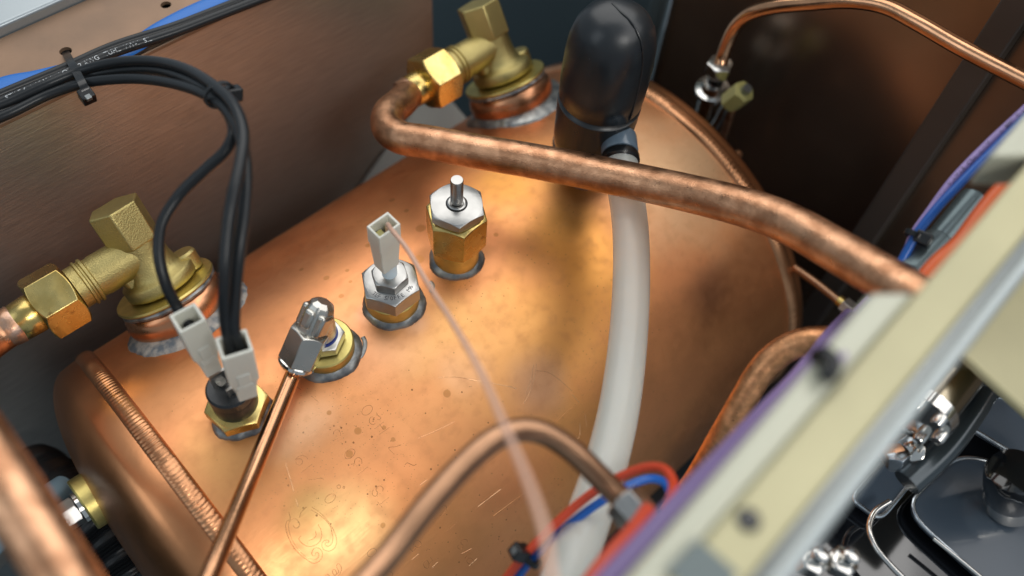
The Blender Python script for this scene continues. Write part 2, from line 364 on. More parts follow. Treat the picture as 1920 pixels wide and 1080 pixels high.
# top flange of the back wall with its cable-tie holes
def flange_strip():
    y1 = at(100, 28, z=ZT)[1]; hs = [(at(123, 96, z=ZT), 2.4), (at(311, 9, z=ZT), 2.2), (at(-80, 190, z=ZT), 2.3)]
    hs.sort(key=lambda q: q[0][0]); x0 = -220.; xs = [x0]; g = G(); NS = 20
    cuts = [x0]+[(hs[i][0][0]+hs[i+1][0][0])/2 for i in range(len(hs)-1)]+[236.]
    for i, (h, r) in enumerate(hs):
        a, b = cuts[i], cuts[i+1]; V = []; F = []
        def rect(an):
            c, s = math.cos(an), math.sin(an); t = []
            if c > 1e-9: t.append((b-h[0])/c)
            if c < -1e-9: t.append((a-h[0])/c)
            if s > 1e-9: t.append((y1-h[1])/s)
            if s < -1e-9: t.append((YW-h[1])/s)
            q = min(t); return (h[0]+c*q, h[1]+s*q, ZT)
        ang = sorted([2*math.pi*k/NS for k in range(NS)]+[math.atan2(yy-h[1], xx-h[0]) % (2*math.pi) for xx in (a, b) for yy in (YW, y1)])
        n = len(ang)
        for q in ang: V.append((h[0]+r*math.cos(q), h[1]+r*math.sin(q), ZT))
        for q in ang: V.append(rect(q))
        for q in ang: V.append((h[0]+r*math.cos(q), h[1]+r*math.sin(q), ZT-1.5))
        for k in range(n): F += [(k, (k+1) % n, n+(k+1) % n, n+k), (k, 2*n+k, 2*n+(k+1) % n, (k+1) % n)]
        g.add(V, F)
    build('wall_flange', g, 'flange', None, kind='structure')
    quad_sheet('void_below_flange', [(-220, YW+2, ZT-9), (236, YW+2, ZT-9), (236, y1, ZT-9), (-220, y1, ZT-9)], 'dark', (0, 0, -1))
    quad_sheet('outer_trim', [(-220, y1+.6, ZT+5), (300, y1+.6, ZT+5), (300, y1+60, ZT+5), (-220, y1+60, ZT+5)], 'bright', (0, 0, -14), bevel=1.5)
flange_strip()
g = G(); box(g, (8, YW+.4, ZT-1), (1, 0, 0), (0, 1, 0), (0, 0, 1), 228, .8, 1.0); build('wall_edge', g, 'flange', None, kind='structure', bevel=.5)

# ------------------------------------------------------------------ boiler
X0, X1 = 5.0, 274.0
boiler = thing('boiler', 'large horizontal copper boiler with rippled weld seam, stamped marks and soldered bosses', 'boiler', tuple(BASE))
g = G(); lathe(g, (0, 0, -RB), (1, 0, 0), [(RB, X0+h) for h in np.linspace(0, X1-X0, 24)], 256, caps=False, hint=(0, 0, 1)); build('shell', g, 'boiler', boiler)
def end_cap(x, s, D=33):
    prof = [(RB+.6, x), (RB+.8, x-s*4), (RB+.6, x-s*7)]
    for a in np.linspace(.12, math.pi/2, 26):
        e = 2.5; c_, s_ = math.cos(a), math.sin(a); prof.append(((RB+.6)*c_**(2/e), x-s*(7+(D-7)*s_**(2/e)*1.0)))
    g = G(); lathe(g, (0, 0, -RB), (1, 0, 0), prof, 192, caps=False, hint=(0, 0, 1)); return g
build('end_cap', end_cap(X0, 1), 'cap', boiler); build('end_cap', end_cap(X1, -1, 17), 'cap', boiler)
def weld(x, s, wd=4.2, ht=2.3, rip=.6, n=380, per=6):
    V = []; F = []; m = n*per; K = 13
    for i in range(m):
        for k in range(K):
            q = k/(K-1)*2-1; a = 2*math.pi*i/m; bow = (1-q*q)*.55+.15*random.Random(i//per).uniform(-1, 1)
            ph = (i/per+bow*1.3*s) % 1.0; rp = rip*(.55+.45*math.sin(i/per*.21+1.7*math.sin(i/per*.05)))*(1-abs(2*ph-1)**1.5)*(1-q**4); irr = .12*math.sin(i*.013+q*2)+.1*math.sin(i*.11)
            r = RB-.4+ht*math.sqrt(max(0, 1-q*q))+rp+irr*(1-q*q)
            V.append((x+q*wd, r*math.sin(a), -RB+r*math.cos(a)))
    for i in range(m):
        j = (i+1) % m
        for k in range(K-1): F.append((i*K+k, j*K+k, j*K+k+1, i*K+k+1))
    g = G(); g.add(V, F); return g
build('weld_bead', weld(X0-.8, 1), 'bead', boiler, smooth=70); build('weld_bead', weld(X1+.8, -1, n=330, per=4), 'bead', boiler, smooth=70)
def solder_ring(g, x, th, rin, rout, ht, rough=.1, seed=1, lift=0.02, K=8):
    rd = random.Random(seed); ph = [rd.uniform(0, 6.28) for _ in range(8)]; seg = 96; V = []; F = []; t = math.radians(th)
    for i in range(seg):
        a = 2*math.pi*i/seg; w_ = 1+rough*(math.sin(a+ph[0])*.7+math.sin(3*a+ph[1])*.5+math.sin(4*a+ph[5])*.35*math.sin(a+ph[6])+math.sin(9*a+ph[2])*.22*math.sin(2*a+ph[3])+.12*math.sin(31*a+ph[4])*math.sin(3*a))
        for k in range(K):
            s = k/(K-1); rr = rin+(rout*w_-rin)*s; u, v = rr*math.cos(a), rr*math.sin(a)
            hh = (1-s)**.7*ht+(.35 if s < .99 else -.2)+.10*math.sin(7*a+ph[4]+s*5)*math.sin(2*a+ph[7])*(1-s)
            q = math.sqrt(RB*RB-v*v)-RB+hh+lift
            y, z = v, RB+q; V.append((x+u, y*math.cos(t)+z*math.sin(t), -RB-y*math.sin(t)+z*math.cos(t)))
    for i in range(seg):
        j = (i+1) % seg
        for k in range(K-1): F.append((i*K+k, j*K+k, j*K+k+1, i*K+k+1))
    g.add(V, F)
TH = 34.0; VX = (43.5, 231.5); HW = 13.6
for i, x in enumerate(VX):
    rd = radial(TH); o = shell(x, TH)
    nk = prim('neck', lambda g: lathe(g, o, rd, [(24, -8), (22.5, -4), (20.4, -1), (20.2, .5), (20.9, 3), (21.2, 5.6), (20.8, 8.4), (19.6, 10.6), (17.5, 12.2), (12, 12.6)], 96), 'neck', boiler)
    prim('solder_ring', lambda g: solder_ring(g, x, TH, 19.8, 26.0, 3.0, .08, 3+i, K=12), 'solder2' if i == 0 else 'solder', nk, label='chalky grey solder fillet' if i == 0 else None)
    prim('solder_ring', lambda g: lathe(g, o, rd, [(18, 11), (19.9, 11.5), (20.1, 12.4), (19.4, 13.5), (15, 13.6)], 72, rf=lambda a, h: 1+.012*math.sin(7*a)+.008*math.sin(19*a)), 'solder', nk)
BX = dict(sensor=34.4, elbow=73.0, probe=105.7, valve=139.2, boot=216.0)
for i, (k, r, h) in enumerate((('sensor', 9.0, 2.5), ('elbow', 11.2, 7.0), ('probe', 10.6, 9.0), ('valve', 9.4, 13.0), ('boot', 11.0, 6.0))):
    o = (BX[k], 0, 0)
    bs = prim('boss', lambda g: lathe(g, o, (0, 0, 1), [(r, -3), (r, h-.5), (r-.5, h), (3, h)], 64), 'washer', boiler)
    prim('solder_ring', lambda g: solder_ring(g, BX[k], 0, r-.1, r+2.2, 2.2, .06 if k != 'sensor' else .1, 11+i), 'solder', bs)
# splashes of solder beside the bosses
for pts in ([(680, 632), (684, 640), (683, 654), (676, 668), (668, 672)], [(806, 528), (811, 534), (809, 548)], [(497, 752), (504, 758), (500, 768)]):
    g = G(); tube(g, [on(a, b, .05) for a, b in pts], .9, 8, 4, flat=.4); build('solder_splash', g, 'solder', boiler)
# boss on the near end cap, with its solder
capo = at(185, 930, x=-22); capd = np.array([-1.0, .0, .10])
cb = prim('boss', lambda g: lathe(g, capo, capd, [(11.2, -8), (11.3, 6), (10.8, 6.6), (4, 6.7)], 64, rf=lambda a, h: 1+.02*math.sin(3*a)), 'washer', boiler)
prim('solder_ring', lambda g: lathe(g, capo, capd, [(18, -4.5), (15, -1.5), (12.5, .2), (11.2, 1.0)], 64, rf=lambda a, h: 1+.04*math.sin(5*a)+.03*math.sin(13*a)), mat('dark_solder', (.12, .15, .17), .8, .35, .6, 400), cb)

# stamped characters, crest and scratches, traced on the shell
def ell(cx, cy, ax, ay, bx, by, n=20): return [(cx+ax*math.cos(t)+bx*math.sin(t), cy+ay*math.cos(t)+by*math.sin(t)) for t in np.linspace(0, 2*math.pi, n+1)]
ZA, ZB, ZC, ZD = (520, 740, 6.353), (520, 900, 6.0), (720, 880, 5.4), (480, 680, 2.7)
chars = {ZA: [ell(1070, 185, 55, -45, 30, 38), [(1160, 275), (1120, 265), (1095, 300), (1105, 340), (1140, 355), (1165, 345)], [(1180, 215), (1200, 250), (1232, 275), (1215, 298), (1190, 290)],
     [(1155, 408), (1270, 325)], [(1215, 350), (1265, 415)], [(1215, 475), (1335, 390)], [(665, 470), (680, 430), (715, 418), (745, 440), (755, 490)], [(655, 550), (690, 535), (720, 520)],
     ell(862, 705, 55, -48, 30, 35), [(875, 828), (915, 822), (925, 775), (965, 748), (1000, 770), (1008, 820)], [(955, 957), (1080, 858)], [(1470, 600), (1400, 620), (1325, 632), (1395, 712)],
     [(1520, 835), (1545, 812), (1590, 830), (1630, 842), (1658, 825)], [(280, 930), (415, 828)], [(370, 1015), (540, 995)], ell(262, 800, 38, 0, 0, 38), [(215, 775), (255, 735), (310, 725), (350, 745), (362, 770)]],
   ZB: [ell(595, 208, 52, -42, 28, 30), [(1185, 130), (1190, 95), (1165, 68), (1130, 75), (1110, 110), (1130, 145), (1105, 183), (1075, 170), (1068, 130), (1085, 110)], [(1128, 242), (1180, 312)], [(1158, 270), (1258, 192)],
     ell(692, 75, 20, 0, 0, 20), ell(748, 83, 10, 0, 0, 12), ell(1063, 815, 42, -38, 26, 26)],
   ZC: [[(860, 980), (940, 905)], [(912, 932), (882, 900), (852, 903), (838, 928), (850, 952), (885, 958)], [(785, 857), (885, 803), (818, 902)],
     [(838, 745), (845, 725), (820, 708), (785, 720), (780, 750), (800, 770), (790, 800), (765, 808), (748, 790), (752, 765)], [(560, 400), (600, 370), (630, 375), (632, 405), (610, 440), (565, 470)], [(490, 515), (520, 492)],
     [(640, 622), (728, 543)], [(300, 765), (310, 730), (345, 722), (375, 745), (370, 780), (335, 790), (310, 775)], [(260, 795), (290, 835), (325, 800)], [(430, 830), (440, 805), (465, 812)],
     [(400, 950), (430, 920), (455, 960), (445, 1000), (410, 990), (398, 955)], [(455, 960), (490, 920), (470, 890)], [(30, 1060), (60, 1035), (90, 1060), (80, 1085)]]}
bright = {ZA: [[(1700, 1078), (1782, 1015)]], ZC: [[(487, 995), (540, 940)], [(283, 915), (350, 855)], [(862, 978), (942, 903)], [(787, 854), (887, 800)]],
   ZD: [[(925, 75), (1010, 73), (1110, 90), (1200, 105), (1320, 130)], [(1275, 115), (1315, 132)], [(1420, 5), (1412, 60), (1390, 140), (1355, 208)], [(1405, 10), (1395, 80), (1365, 160)], [(1420, 40), (1480, 50), (1540, 90), (1600, 145)], [(1600, 160), (1635, 200)],
     [(1665, 260), (1675, 325)], [(1640, 310), (1640, 360), (1620, 410)], [(820, 383), (900, 350), (1003, 300)], [(150, 510), (180, 610), (213, 730)], [(1125, 728), (1240, 640)]]}
crest = {ZB: [[(130, 365), (145, 440), (105, 470), (95, 540), (115, 620), (150, 700), (200, 780), (270, 850), (340, 905), (380, 930), (420, 938), (470, 915), (505, 860), (500, 800), (460, 765), (415, 770), (390, 810), (395, 850), (420, 850), (435, 820), (460, 820), (465, 860), (440, 890), (400, 895), (340, 875), (275, 825), (210, 745), (160, 660), (135, 580), (125, 500), (150, 450), (200, 435), (240, 470), (250, 510), (225, 540), (190, 530), (180, 510)],
     [(380, 335), (470, 390), (550, 460), (600, 530), (615, 600), (625, 660), (610, 720), (570, 745), (540, 730), (545, 705), (580, 700), (575, 680), (530, 680), (500, 720), (520, 780), (580, 800), (640, 770), (668, 700), (655, 620), (620, 540), (560, 450), (480, 370), (390, 305)],
     [(265, 630), (240, 660), (290, 720), (350, 748), (420, 735), (480, 690), (500, 620), (490, 560), (460, 500)], [(350, 680), (400, 665), (435, 620), (430, 570)], [(250, 420), (270, 360), (330, 300)],
     [(540, 1070), (565, 1058), (595, 1085)], [(615, 1020), (640, 1070), (668, 1055), (640, 1005), (620, 1018)], [(668, 1055), (690, 1040), (665, 960), (692, 940), (722, 990), (712, 1040), (680, 1085)]]}
dark_scr = {ZC: [[(945, 388), (1050, 300), (1165, 200)], [(1110, 468), (1290, 335)]], ZD: [[(210, 125), (310, 195)], [(1500, 310), (1620, 210)], [(1205, 775), (1350, 665)]], ZA: [[(400, 15), (440, 40), (500, 95)]]}
def trace(name, d, r, m, n=4):
    for (ox, oy, sc), L in d.items():
        for pl in L:
            g = G(); tube(g, [on(ox+a/sc, oy+b/sc, -.02) for a, b in pl], r, 6, n if len(pl) > 3 else 2, smooth=len(pl) > 3)
            build(name, g, m, boiler, smooth=60)
trace('stamped_character', chars, .075, 'stamp')
trace('crest_line', crest, .075, 'stamp')
trace('scratch', bright, .09, 'scratch'); trace('scratch', dark_scr, .08, 'stamp')

# ------------------------------------------------------------------ brass angle valves on the necks
HBR = HW+19.0
def angle_valve(x):
    rd = radial(TH); o = shell(x, TH, HW); v = thing('angle_valve', '', 'valve', tuple(o))
    prim('washer', lambda g: lathe(g, o, rd, [(8, 0), (20.2, 0), (20.6, .7), (20.3, 1.5), (9, 1.6)], 80), 'washer', v)
    def body(g):
        lathe(g, o, rd, [(10, 1.6), (13.4, 2.2), (14.4, 2.9), (14.6, 3.6), (14.6, 7.2), (13.8, 8), (11.6, 8.6), (10.2, 11), (9.3, 15), (9.1, 19), (9.1, 26)], 64)
    prim('body', body, 'cast', v, smooth=50)
    c = o+rd*19
    prim('branch', lambda g: lathe(g, c+np.array([2, 0, 0]), (-1, 0, 0), [(8.4, 0), (8.4, 20), (8.1, 21), (8.1, 22.5), (9.3, 23), (9.3, 24), (8.5, 24.4), (8.5, 25), (9.3, 25.4), (9.3, 26.2), (8.5, 26.6), (8.5, 30)], 48), 'cast', v, smooth=40)
    def gus(g):
        t = np.cross(rd, np.array([1., 0, 0])); V = []
        for p, hw in [(o+rd*7.5+np.array([-12.5, 0, 0]), 3), (o+rd*14+np.array([-13.5, 0, 0]), 4.5), (o+rd*20, 7), (o+rd*7.5, 8)]: V += [p-t*hw, p+t*hw]
        g.add(V, [(0, 1, 3, 2), (2, 3, 5, 4), (4, 5, 7, 6), (6, 7, 1, 0), (0, 2, 4, 6), (1, 7, 5, 3)])
    prim('gusset', gus, 'cast', v, bevel=1.5)
    prim('lobe', lambda g: lathe(g, o+np.array([12.5, 0, 0])+rd*2, rd, [(5, 0), (5.4, .5), (5.4, 7), (4.6, 8)], 32), 'cast', v)
    prim('hex_head', lambda g: hexnut(g, o, rd, 18.4, 23.0, 39.5, math.radians(39), top=False, hint=(1, 0, 0)), 'cast', v, bevel=.6)
    return v
v0 = angle_valve(VX[0]); v0['label'] = 'cast brass angle valve on the nearer neck, behind the black cables at the left'; v0['group'] = 'brass angle valves on the boiler necks'
def copy_tree(o, parent=None):
    c = link(o.copy()); c.parent = parent
    for ch in list(o.children): copy_tree(ch, c)
    return c
v1 = copy_tree(v0); v1.location.x += (VX[1]-VX[0])*MM; v1['label'] = 'out-of-focus brass angle valve on the far neck, left of the black rubber boot'

def union(parent, x, ph):
    c = shell(x, TH, HBR)
    prim('union_nut', lambda g: hexnut(g, c, (-1, 0, 0), 23.6, 28.6, 43.5, ph, top=True, bot=True, hint=(0, 0, 1), disc=.98), 'brass', parent, bevel=.25)
    prim('ferrule', lambda g: lathe(g, c, (-1, 0, 0), [(7.0, 43.2), (7.6, 43.6), (7.8, 44.2), (7.5, 51), (7.2, 51.4)], 48), 'brass', parent)
    prim('solder_ring', lambda g: lathe(g, c, (-1, 0, 0), [(7.3, 50.8), (7.7, 51.6), (7.35, 54.5), (7.05, 56)], 48, rf=lambda a, h: 1+.02*math.sin(4*a)), mat('silver_solder', (.60, .50, .44), .9, .35, .6, 400, col2=(.55, .3, .18), vscale=90), parent)
    return c
# pipe of the near valve: leaves the frame at the left and comes back at the bottom
p1 = thing('copper_pipe', 'thick copper pipe from the near valve, coming back blurred across the bottom left corner', 'pipe', tuple(shell(VX[0], TH, HBR)-np.array([45, 0, 0])), 'thick copper pipes with brass nuts')
c = union(p1, VX[0], math.radians(35))
prim('tube', lambda g: tube(g, [c+np.array([-44., 0, 0]), c+np.array([-52., 0, 0]), c+np.array([-60., -.5, .2]), c+np.array([-72, -8, 6]), c+np.array([-80, -24, 20]), c+np.array([-79, -50, 40]), at(-130, 700, d=206), at(-36, 835, d=204), at(81, 1020, d=197), at(161, 1150, d=192), at(231, 1280, d=188)], 7, 40, 14), 'pipe', p1)
# pipe of the far valve: bends and crosses the boiler to the front rail
p2 = thing('copper_pipe', 'thick copper pipe from the far valve, crossing above the boiler to the cream rail', 'pipe', tuple(shell(VX[1], TH, HBR)-np.array([45, 0, 0])), 'thick copper pipes with brass nuts')
c = union(p2, VX[1], math.radians(33))
prim('tube', lambda g: tube(g, [c+np.array([-44., 0, 0]), c+np.array([-50., 0, 0]), at(752, 192, d=395), at(728, 214, d=385), at(727, 240, d=377), at(752, 258, d=371), at(800, 266, d=366), at(900, 285, d=358), at(1000, 302, d=351), at(1200, 342, d=335), at(1400, 390, d=308), at(1480, 420, d=296), at(1560, 465, d=282), at(1640, 512, d=268), at(1720, 560, d=256), at(1800, 610, d=246)], 7, 40, 12), 'pipe', p2)
for px, d_, lab, name, pts, r, m in [
    (0, 0, 'bent copper pipe rising to the rail beside the purple wires at the right', 'copper_pipe', [(1180, 1080, 330), (1240, 990, 322), (1308, 898, 312), (1340, 843, 307), (1368, 795, 302), (1399, 742, 298), (1420, 706, 296), (1446, 675, 294), (1482, 650, 292), (1522, 638, 289), (1572, 640, 286), (1640, 655, 282), (1720, 690, 278)], 4.7, 'pipe4'),
    (0, 0, 'thin bright copper pipe arching over the top right corner into the chrome union', 'copper_pipe', [(1351, 122, 410), (1354, 108, 409), (1363, 82, 404), (1379, 50, 396), (1405, 27, 386), (1445, 14, 377), (1520, 6, 364), (1600, 2, 352), (1660, 12, 345), (1720, 42, 338), (1800, 88, 330), (1920, 150, 318), (2050, 215, 305)], 3.2, 'pipe2'),
    (0, 0, 'blurred copper pipe bent like a hairpin across the bottom centre, ending in a steel nut', 'copper_pipe', [(640, 1140, 196), (720, 1052, 206), (800, 950, 214), (880, 862, 222), (930, 822, 226), (975, 806, 229), (1020, 812, 231), (1070, 843, 232), (1130, 900, 232), (1185, 955, 232)], 3.25, 'pipe3'),
    (0, 0, 'slim shiny copper pipe running from the chrome elbow to the bottom edge', 'copper_pipe', [(562, 672, 327), (549, 703, 324), (480, 870, 298), (400, 1062, 262), (370, 1135, 250)], 2.95, 'pipe2')]:
    g = G(); P = [at(a, b, d=c_) for a, b, c_ in pts]; tube(g, P, r, 32, 12, smooth=True)
    build(name, g, m, None, label=lab, cat='pipe')

# ------------------------------------------------------------------ relief valve with pin
rv = thing('relief_valve', 'brass and turned steel relief valve with a pin standing up, farthest fitting on the ridge', 'valve', (BX['valve'], 0, 13))
o = np.array([BX['valve'], 0, 0.]); UZ = (0, 0, 1)
CF = math.atan2(CAM[1], CAM[0]-o[0])   # towards the camera
def hx(name, o, af, h0, h1, m, parent, corner_deg, **k):
    u, v, w_ = frame(UZ, (1, 0, 0)); tgt = math.radians(corner_deg); dd = np.array([math.cos(tgt), math.sin(tgt), 0]); a = math.atan2(np.dot(dd, v), np.dot(dd, u))
    return prim(name, lambda g: hexnut(g, o, UZ, af, h0, h1, a, hint=(1, 0, 0), **k), m, parent, bevel=.15)
dc = math.degrees(CF)
hx('brass_hex', o, 21.4, 13, 31.6, 'brass', rv, dc+14, bot=True)
hx('steel_hex', o, 19.8, 32.2, 36.6, 'steel', rv, dc+6, bot=True, disc=.99)
prim('collar', lambda g: lathe(g, o, UZ, [(2.6, 36.3), (3.7, 36.4), (3.7, 37.2), (3.2, 37.5), (2.5, 37.4), (2.45, 36.5)], 40), 'steel', rv)
prim('gap_ring', lambda g: ring_band(g, o+np.array([0, 0, 36.66]), UZ, 3.7, 3.7, .05, .5), 'dark', rv)
prim('pin', lambda g: lathe(g, o, UZ, [(2.1, 36), (2.1, 38), (2.45, 38.3), (2.45, 50), (2.2, 50.5), (.2, 50.55)], 40), 'steel', rv)

# ------------------------------------------------------------------ level probe
o = np.array([BX['probe'], 0, 0.]); pb = thing('level_probe', 'steel level probe with one white plug on top, second fitting from the relief valve pin', 'probe', (o[0], 0, 9))
dc = math.degrees(math.atan2(CAM[1], CAM[0]-o[0]))
hx('hex_body', o, 20.6, 9, 17, 'steel', pb, dc+4, bot=False, disc=.96)
hx('gland_nut', o, 12.6, 17.2, 21.6, 'steel', pb, dc+10, bot=False)
prim('insulator', lambda g: lathe(g, o, UZ, [(2.9, 21), (2.9, 29), (2.4, 29.3)], 40), 'ptfe', pb)
g = G()
for i, (txt, ang) in enumerate((('T', 213), ('E', 221), ('F', 229), ('S', 247), ('/', 254), ('0', 262), ('F', 271), ('F', 281), ('E', 291), ('M', 312), ('6', 324))):
    V, F = text2d(txt, 2.5); a = math.radians(ang+dc-262); c_ = np.array([math.cos(a), math.sin(a), 0]); t_ = np.array([-math.sin(a), math.cos(a), 0])
    g.add([o+np.array([0, 0, 17.03])+c_*(7.6-y+1.)*1.0+t_*(x-.8) if 0 else o+np.array([0, 0, 17.03])+c_*(9.3-y)+t_*(x-.8) for x, y, _ in V], F)
build('engraving', g, 'inkd', pb)
def plug(name, parent, top, ax, ay, az, lx, ly, H, wall=.9, taper=.78, step=.35):
    """open white wire socket: hollow box with a narrower foot"""
    top = np.array(top, float); ax, ay, az = [np.array(q, float)/np.linalg.norm(q) for q in (ax, ay, az)]
    def sq(h, kx, ky): return [top+az*h+ax*lx/2*sx*kx+ay*ly/2*sy*ky for sx, sy in ((-1, -1), (1, -1), (1, 1), (-1, 1))]
    wx, wy = (lx-2*wall)/lx, (ly-2*wall)/ly
    L = [sq(-H, taper*.9, taper), sq(-H*.78, taper, taper), sq(-H*(step+.08), 1-(1-taper)*.5, 1-(1-taper)*.4), sq(-H*step, 1, 1), sq(0, 1, 1), sq(0, wx, wy), sq(-H*.45, wx*.95, wy*.95)]
    V = sum(L, []); F = [(3, 2, 1, 0)]+[(i*4+k, i*4+(k+1) % 4, (i+1)*4+(k+1) % 4, (i+1)*4+k) for i in range(6) for k in range(4)]+[(24, 25, 26, 27)]
    g = G(); g.add(V, F); return build(name, g, 'white', parent, bevel=.35, smooth=30)
pl = plug('plug', pb, o+np.array([-.5, 0, 52.2]), (1, .04, 0), (0, 1, 0), (.02, 0, 1), 9.8, 7.3, 24.0, taper=.82)
prim('terminal', lambda g: (box(g, o+np.array([-1.8, 0, 45]), (1, 0, 0), (0, 1, 0), (0, 0, 1), 1.2, 2, 3), box(g, o+np.array([2., .3, 45]), (1, 0, 0), (0, 1, 0), (0, 0, 1), 1., 1.6, 3)), 'yellowp', pl, bevel=.2)
g = G(); tube(g, [o+np.array([.6, -.4, 47]), o+np.array([.6, -.8, 52]), at(735, 432, d=293), at(760, 462, d=283), at(800, 528, d=262), at(852, 610, d=232), at(905, 705, d=205), at(952, 812, d=182), at(995, 915, d=165), at(1022, 1000, d=155), at(1035, 1100, d=147)], lambda t: .80, 16, 10)
build('probe_wire', g, 'capil', None, label='thin pale wire leaving the white probe plug and blurring towards the bottom edge', cat='wire')

# ------------------------------------------------------------------ chrome elbow
o = np.array([BX['elbow'], 0, 0.]); el = thing('elbow_fitting', 'chrome plated elbow with hexagonal coupling nut holding the slim copper pipe', 'fitting', (o[0], 0, 7))
hx('hex_base', o, 14.5, 8.0, 12.4, 'satin', el, -150, bot=False)
prim('thread_collar', lambda g: lathe(g, o, UZ, [(6.2, 6.8), (6.2, 8.2), (5, 8.3)], 40), 'tie', el)
prim('seal_ring', lambda g: lathe(g, o, UZ, [(5.2, 12.3), (6.0, 12.5), (6.0, 13.0), (5.2, 13.2)], 40), mat('blue_seal', (.01, .03, .22), 0, .3), el)
e0 = o+np.array([.2, 0, 26.0]); e1 = at(552, 690, d=326); dd = (e1-e0)/np.linalg.norm(e1-e0)
nl = np.linalg.norm(e1-e0)
def elb(g):
    lathe(g, o, UZ, [(5.0, 13.4), (5.6, 14.2), (5.7, 26)], 32)
    lathe(g, e0, dd, [(2.6, -6.2), (4.6, -4.9), (5.6, -2.2), (5.7, nl-17)], 8, ang0=math.pi/8, hint=(0, 0, 1))
prim('elbow_body', elb, 'satin', el, smooth=25, bevel=.7)
sd_ = np.cross(dd, UZ); sd_ /= np.linalg.norm(sd_); up_ = np.cross(sd_, dd)
prim('rib', lambda g: box(g, e0+dd*1.5+sd_*4.1+up_*1.0, dd, sd_, up_, 4.6, 1.7, 2.8), 'satin', el, bevel=1.2)
prim('rib', lambda g: box(g, e0+dd*1.5-sd_*4.1+up_*1.2, dd, sd_, up_, 4.6, 1.9, 3.2), 'satin', el, bevel=1.2)
prim('rib', lambda g: box(g, e0+dd*.5+up_*4.6, dd, sd_, up_, 3.8, 2.2, 1.8), 'satin', el, bevel=1.2)
prim('coupling_nut', lambda g: hexnut(g, e0, dd, 13.2, nl-18, nl-4.0, math.radians(8), top=False, bot=True, hint=(0, 0, 1)), 'satin', el, bevel=.45)
prim('nut_collar', lambda g: lathe(g, e0, dd, [(6.3, nl-4.2), (7.0, nl-3.6), (7.1, nl-2.4), (6.4, nl-1.3), (4.9, nl-1.1), (3.4, nl-1.8)], 48), 'chrome', el)

# ------------------------------------------------------------------ thermostat sensor with two plugs
o = np.array([BX['sensor'], 0, 0.]); se = thing('temperature_sensor', 'black round sensor screwed into a brass hex nut, nearest fitting to the weld seam', 'sensor', (o[0], 0, 2.5))
hx('hex_nut', o, 19.8, 2.4, 7.6, 'brass', se, -84, bot=False)
prim('body', lambda g: lathe(g, o, UZ, [(7.7, 7.0), (8.0, 7.4), (8.0, 14), (7.8, 15), (8.1, 15.4), (8.1, 19), (7.4, 19.8), (3, 20)], 56), 'rubber', se)
prim('terminal', lambda g: (box(g, o+np.array([-1, 3, 23]), (1, 0, 0), (0, 1, 0), (0, 0, 1), 3, .5, 4), tube(g, [o+np.array([-1, 2, 19.5]), o+np.array([-1, 2, 22])], 1.6, 16, 2, smooth=False)), 'steel', se)
prim('terminal', lambda g: box(g, o+np.array([1, -3, 21]), (1, 0, 0), (0, 1, 0), (0, 0, 1), 3, .5, 3), 'steel', se)
def wire_plug(label, rim, foot, drim, dfoot):
    T = sum(at(a, b, d=drim) for a, b in rim)/4; B = at(*foot, d=dfoot); c = [at(a, b, d=drim) for a, b in rim]
    az = T-B; H = np.linalg.norm(az); az /= H; ax = (c[1]-c[0]); lx = np.linalg.norm(ax); ay = c[2]-c[1]; ax -= az*np.dot(ax, az); ax /= np.linalg.norm(ax); ay = np.cross(az, ax)
    t = thing('wire_plug', label, 'plug', tuple(B), 'white plugs on the temperature sensor')
    plug('housing', t, T, ax, ay, az, lx, 8.0, H, taper=.72, step=.55, wall=1.)
    sg = 1 if np.dot(ay, CAM-T) > 0 else -1
    prim('latch', lambda g: box(g, T-az*H*.50+ay*sg*3.75, ax, ay, az, lx*.22, .5, H*.10), 'white', t, bevel=.25)
    prim('foot_rib', lambda g: box(g, T-az*H*.70+ay*sg*3.2, ax, ay, az, lx*.3, .45, H*.05), 'white', t, bevel=.2)
    prim('contact', lambda g: box(g, T-az*H*.4+ax*lx*.2, ax, ay, az, 1.2, 1.6, 2), 'yellowp', t, bevel=.3)
    return T, az
T1, A1 = wire_plug('tilted white plug with one black cable, left one of the two on the black sensor', [(319, 606), (358, 571), (383, 584), (345, 620)], (396, 690), 272, 298)
T2, A2 = wire_plug('white plug holding two black cables, right one of the two on the black sensor', [(402, 651), (455, 624), (467, 632), (431, 673)], (462, 735), 266, 296)

# ------------------------------------------------------------------ black cables and ties
def cable(name, label, P, r, m, cat='cable', group=None, n=12, seg=18, parent=None):
    g = G(); tube(g, P, r, seg, n); return build(name, g, m, parent, label=label, cat=cat, group=group)
GC = 'black cables in the bundle'
ZC_ = ZT+3
def Cp(px, py, z): return at(px, py, z=z)
cA = [Cp(-420, 412, ZC_+1), Cp(-60, 244, ZC_+1), Cp(20, 212, ZC_+2), Cp(90, 178, ZC_+3), Cp(150, 158, ZC_+5), Cp(200, 150, 62), Cp(260, 148, 68), Cp(330, 158, 78), Cp(390, 180, 88), Cp(425, 208, 92), Cp(438, 245, 92), Cp(425, 280, 90), Cp(385, 318, 86), Cp(335, 368, 80), Cp(304, 420, 76), Cp(298, 475, 72), Cp(310, 530, 66), Cp(332, 575, 58), T1-A1*9]
cable('black_cable', 'black cable sweeping left and down into the tilted white plug', cA, 1.85, 'cable', group=GC)
cB = [Cp(-420, 390, ZC_+2), Cp(-60, 222, ZC_+2), Cp(20, 190, ZC_+3), Cp(90, 158, ZC_+5), Cp(150, 134, ZC_+6), Cp(210, 118, 64), Cp(280, 114, 72), Cp(345, 128, 82), Cp(400, 160, 92), Cp(440, 200, 98), Cp(456, 250, 100), Cp(450, 310, 100), Cp(436, 370, 98), Cp(426, 440, 92), Cp(421, 520, 84), Cp(422, 600, 70), T2-A2*8+np.array([-1.3, .4, 0])]
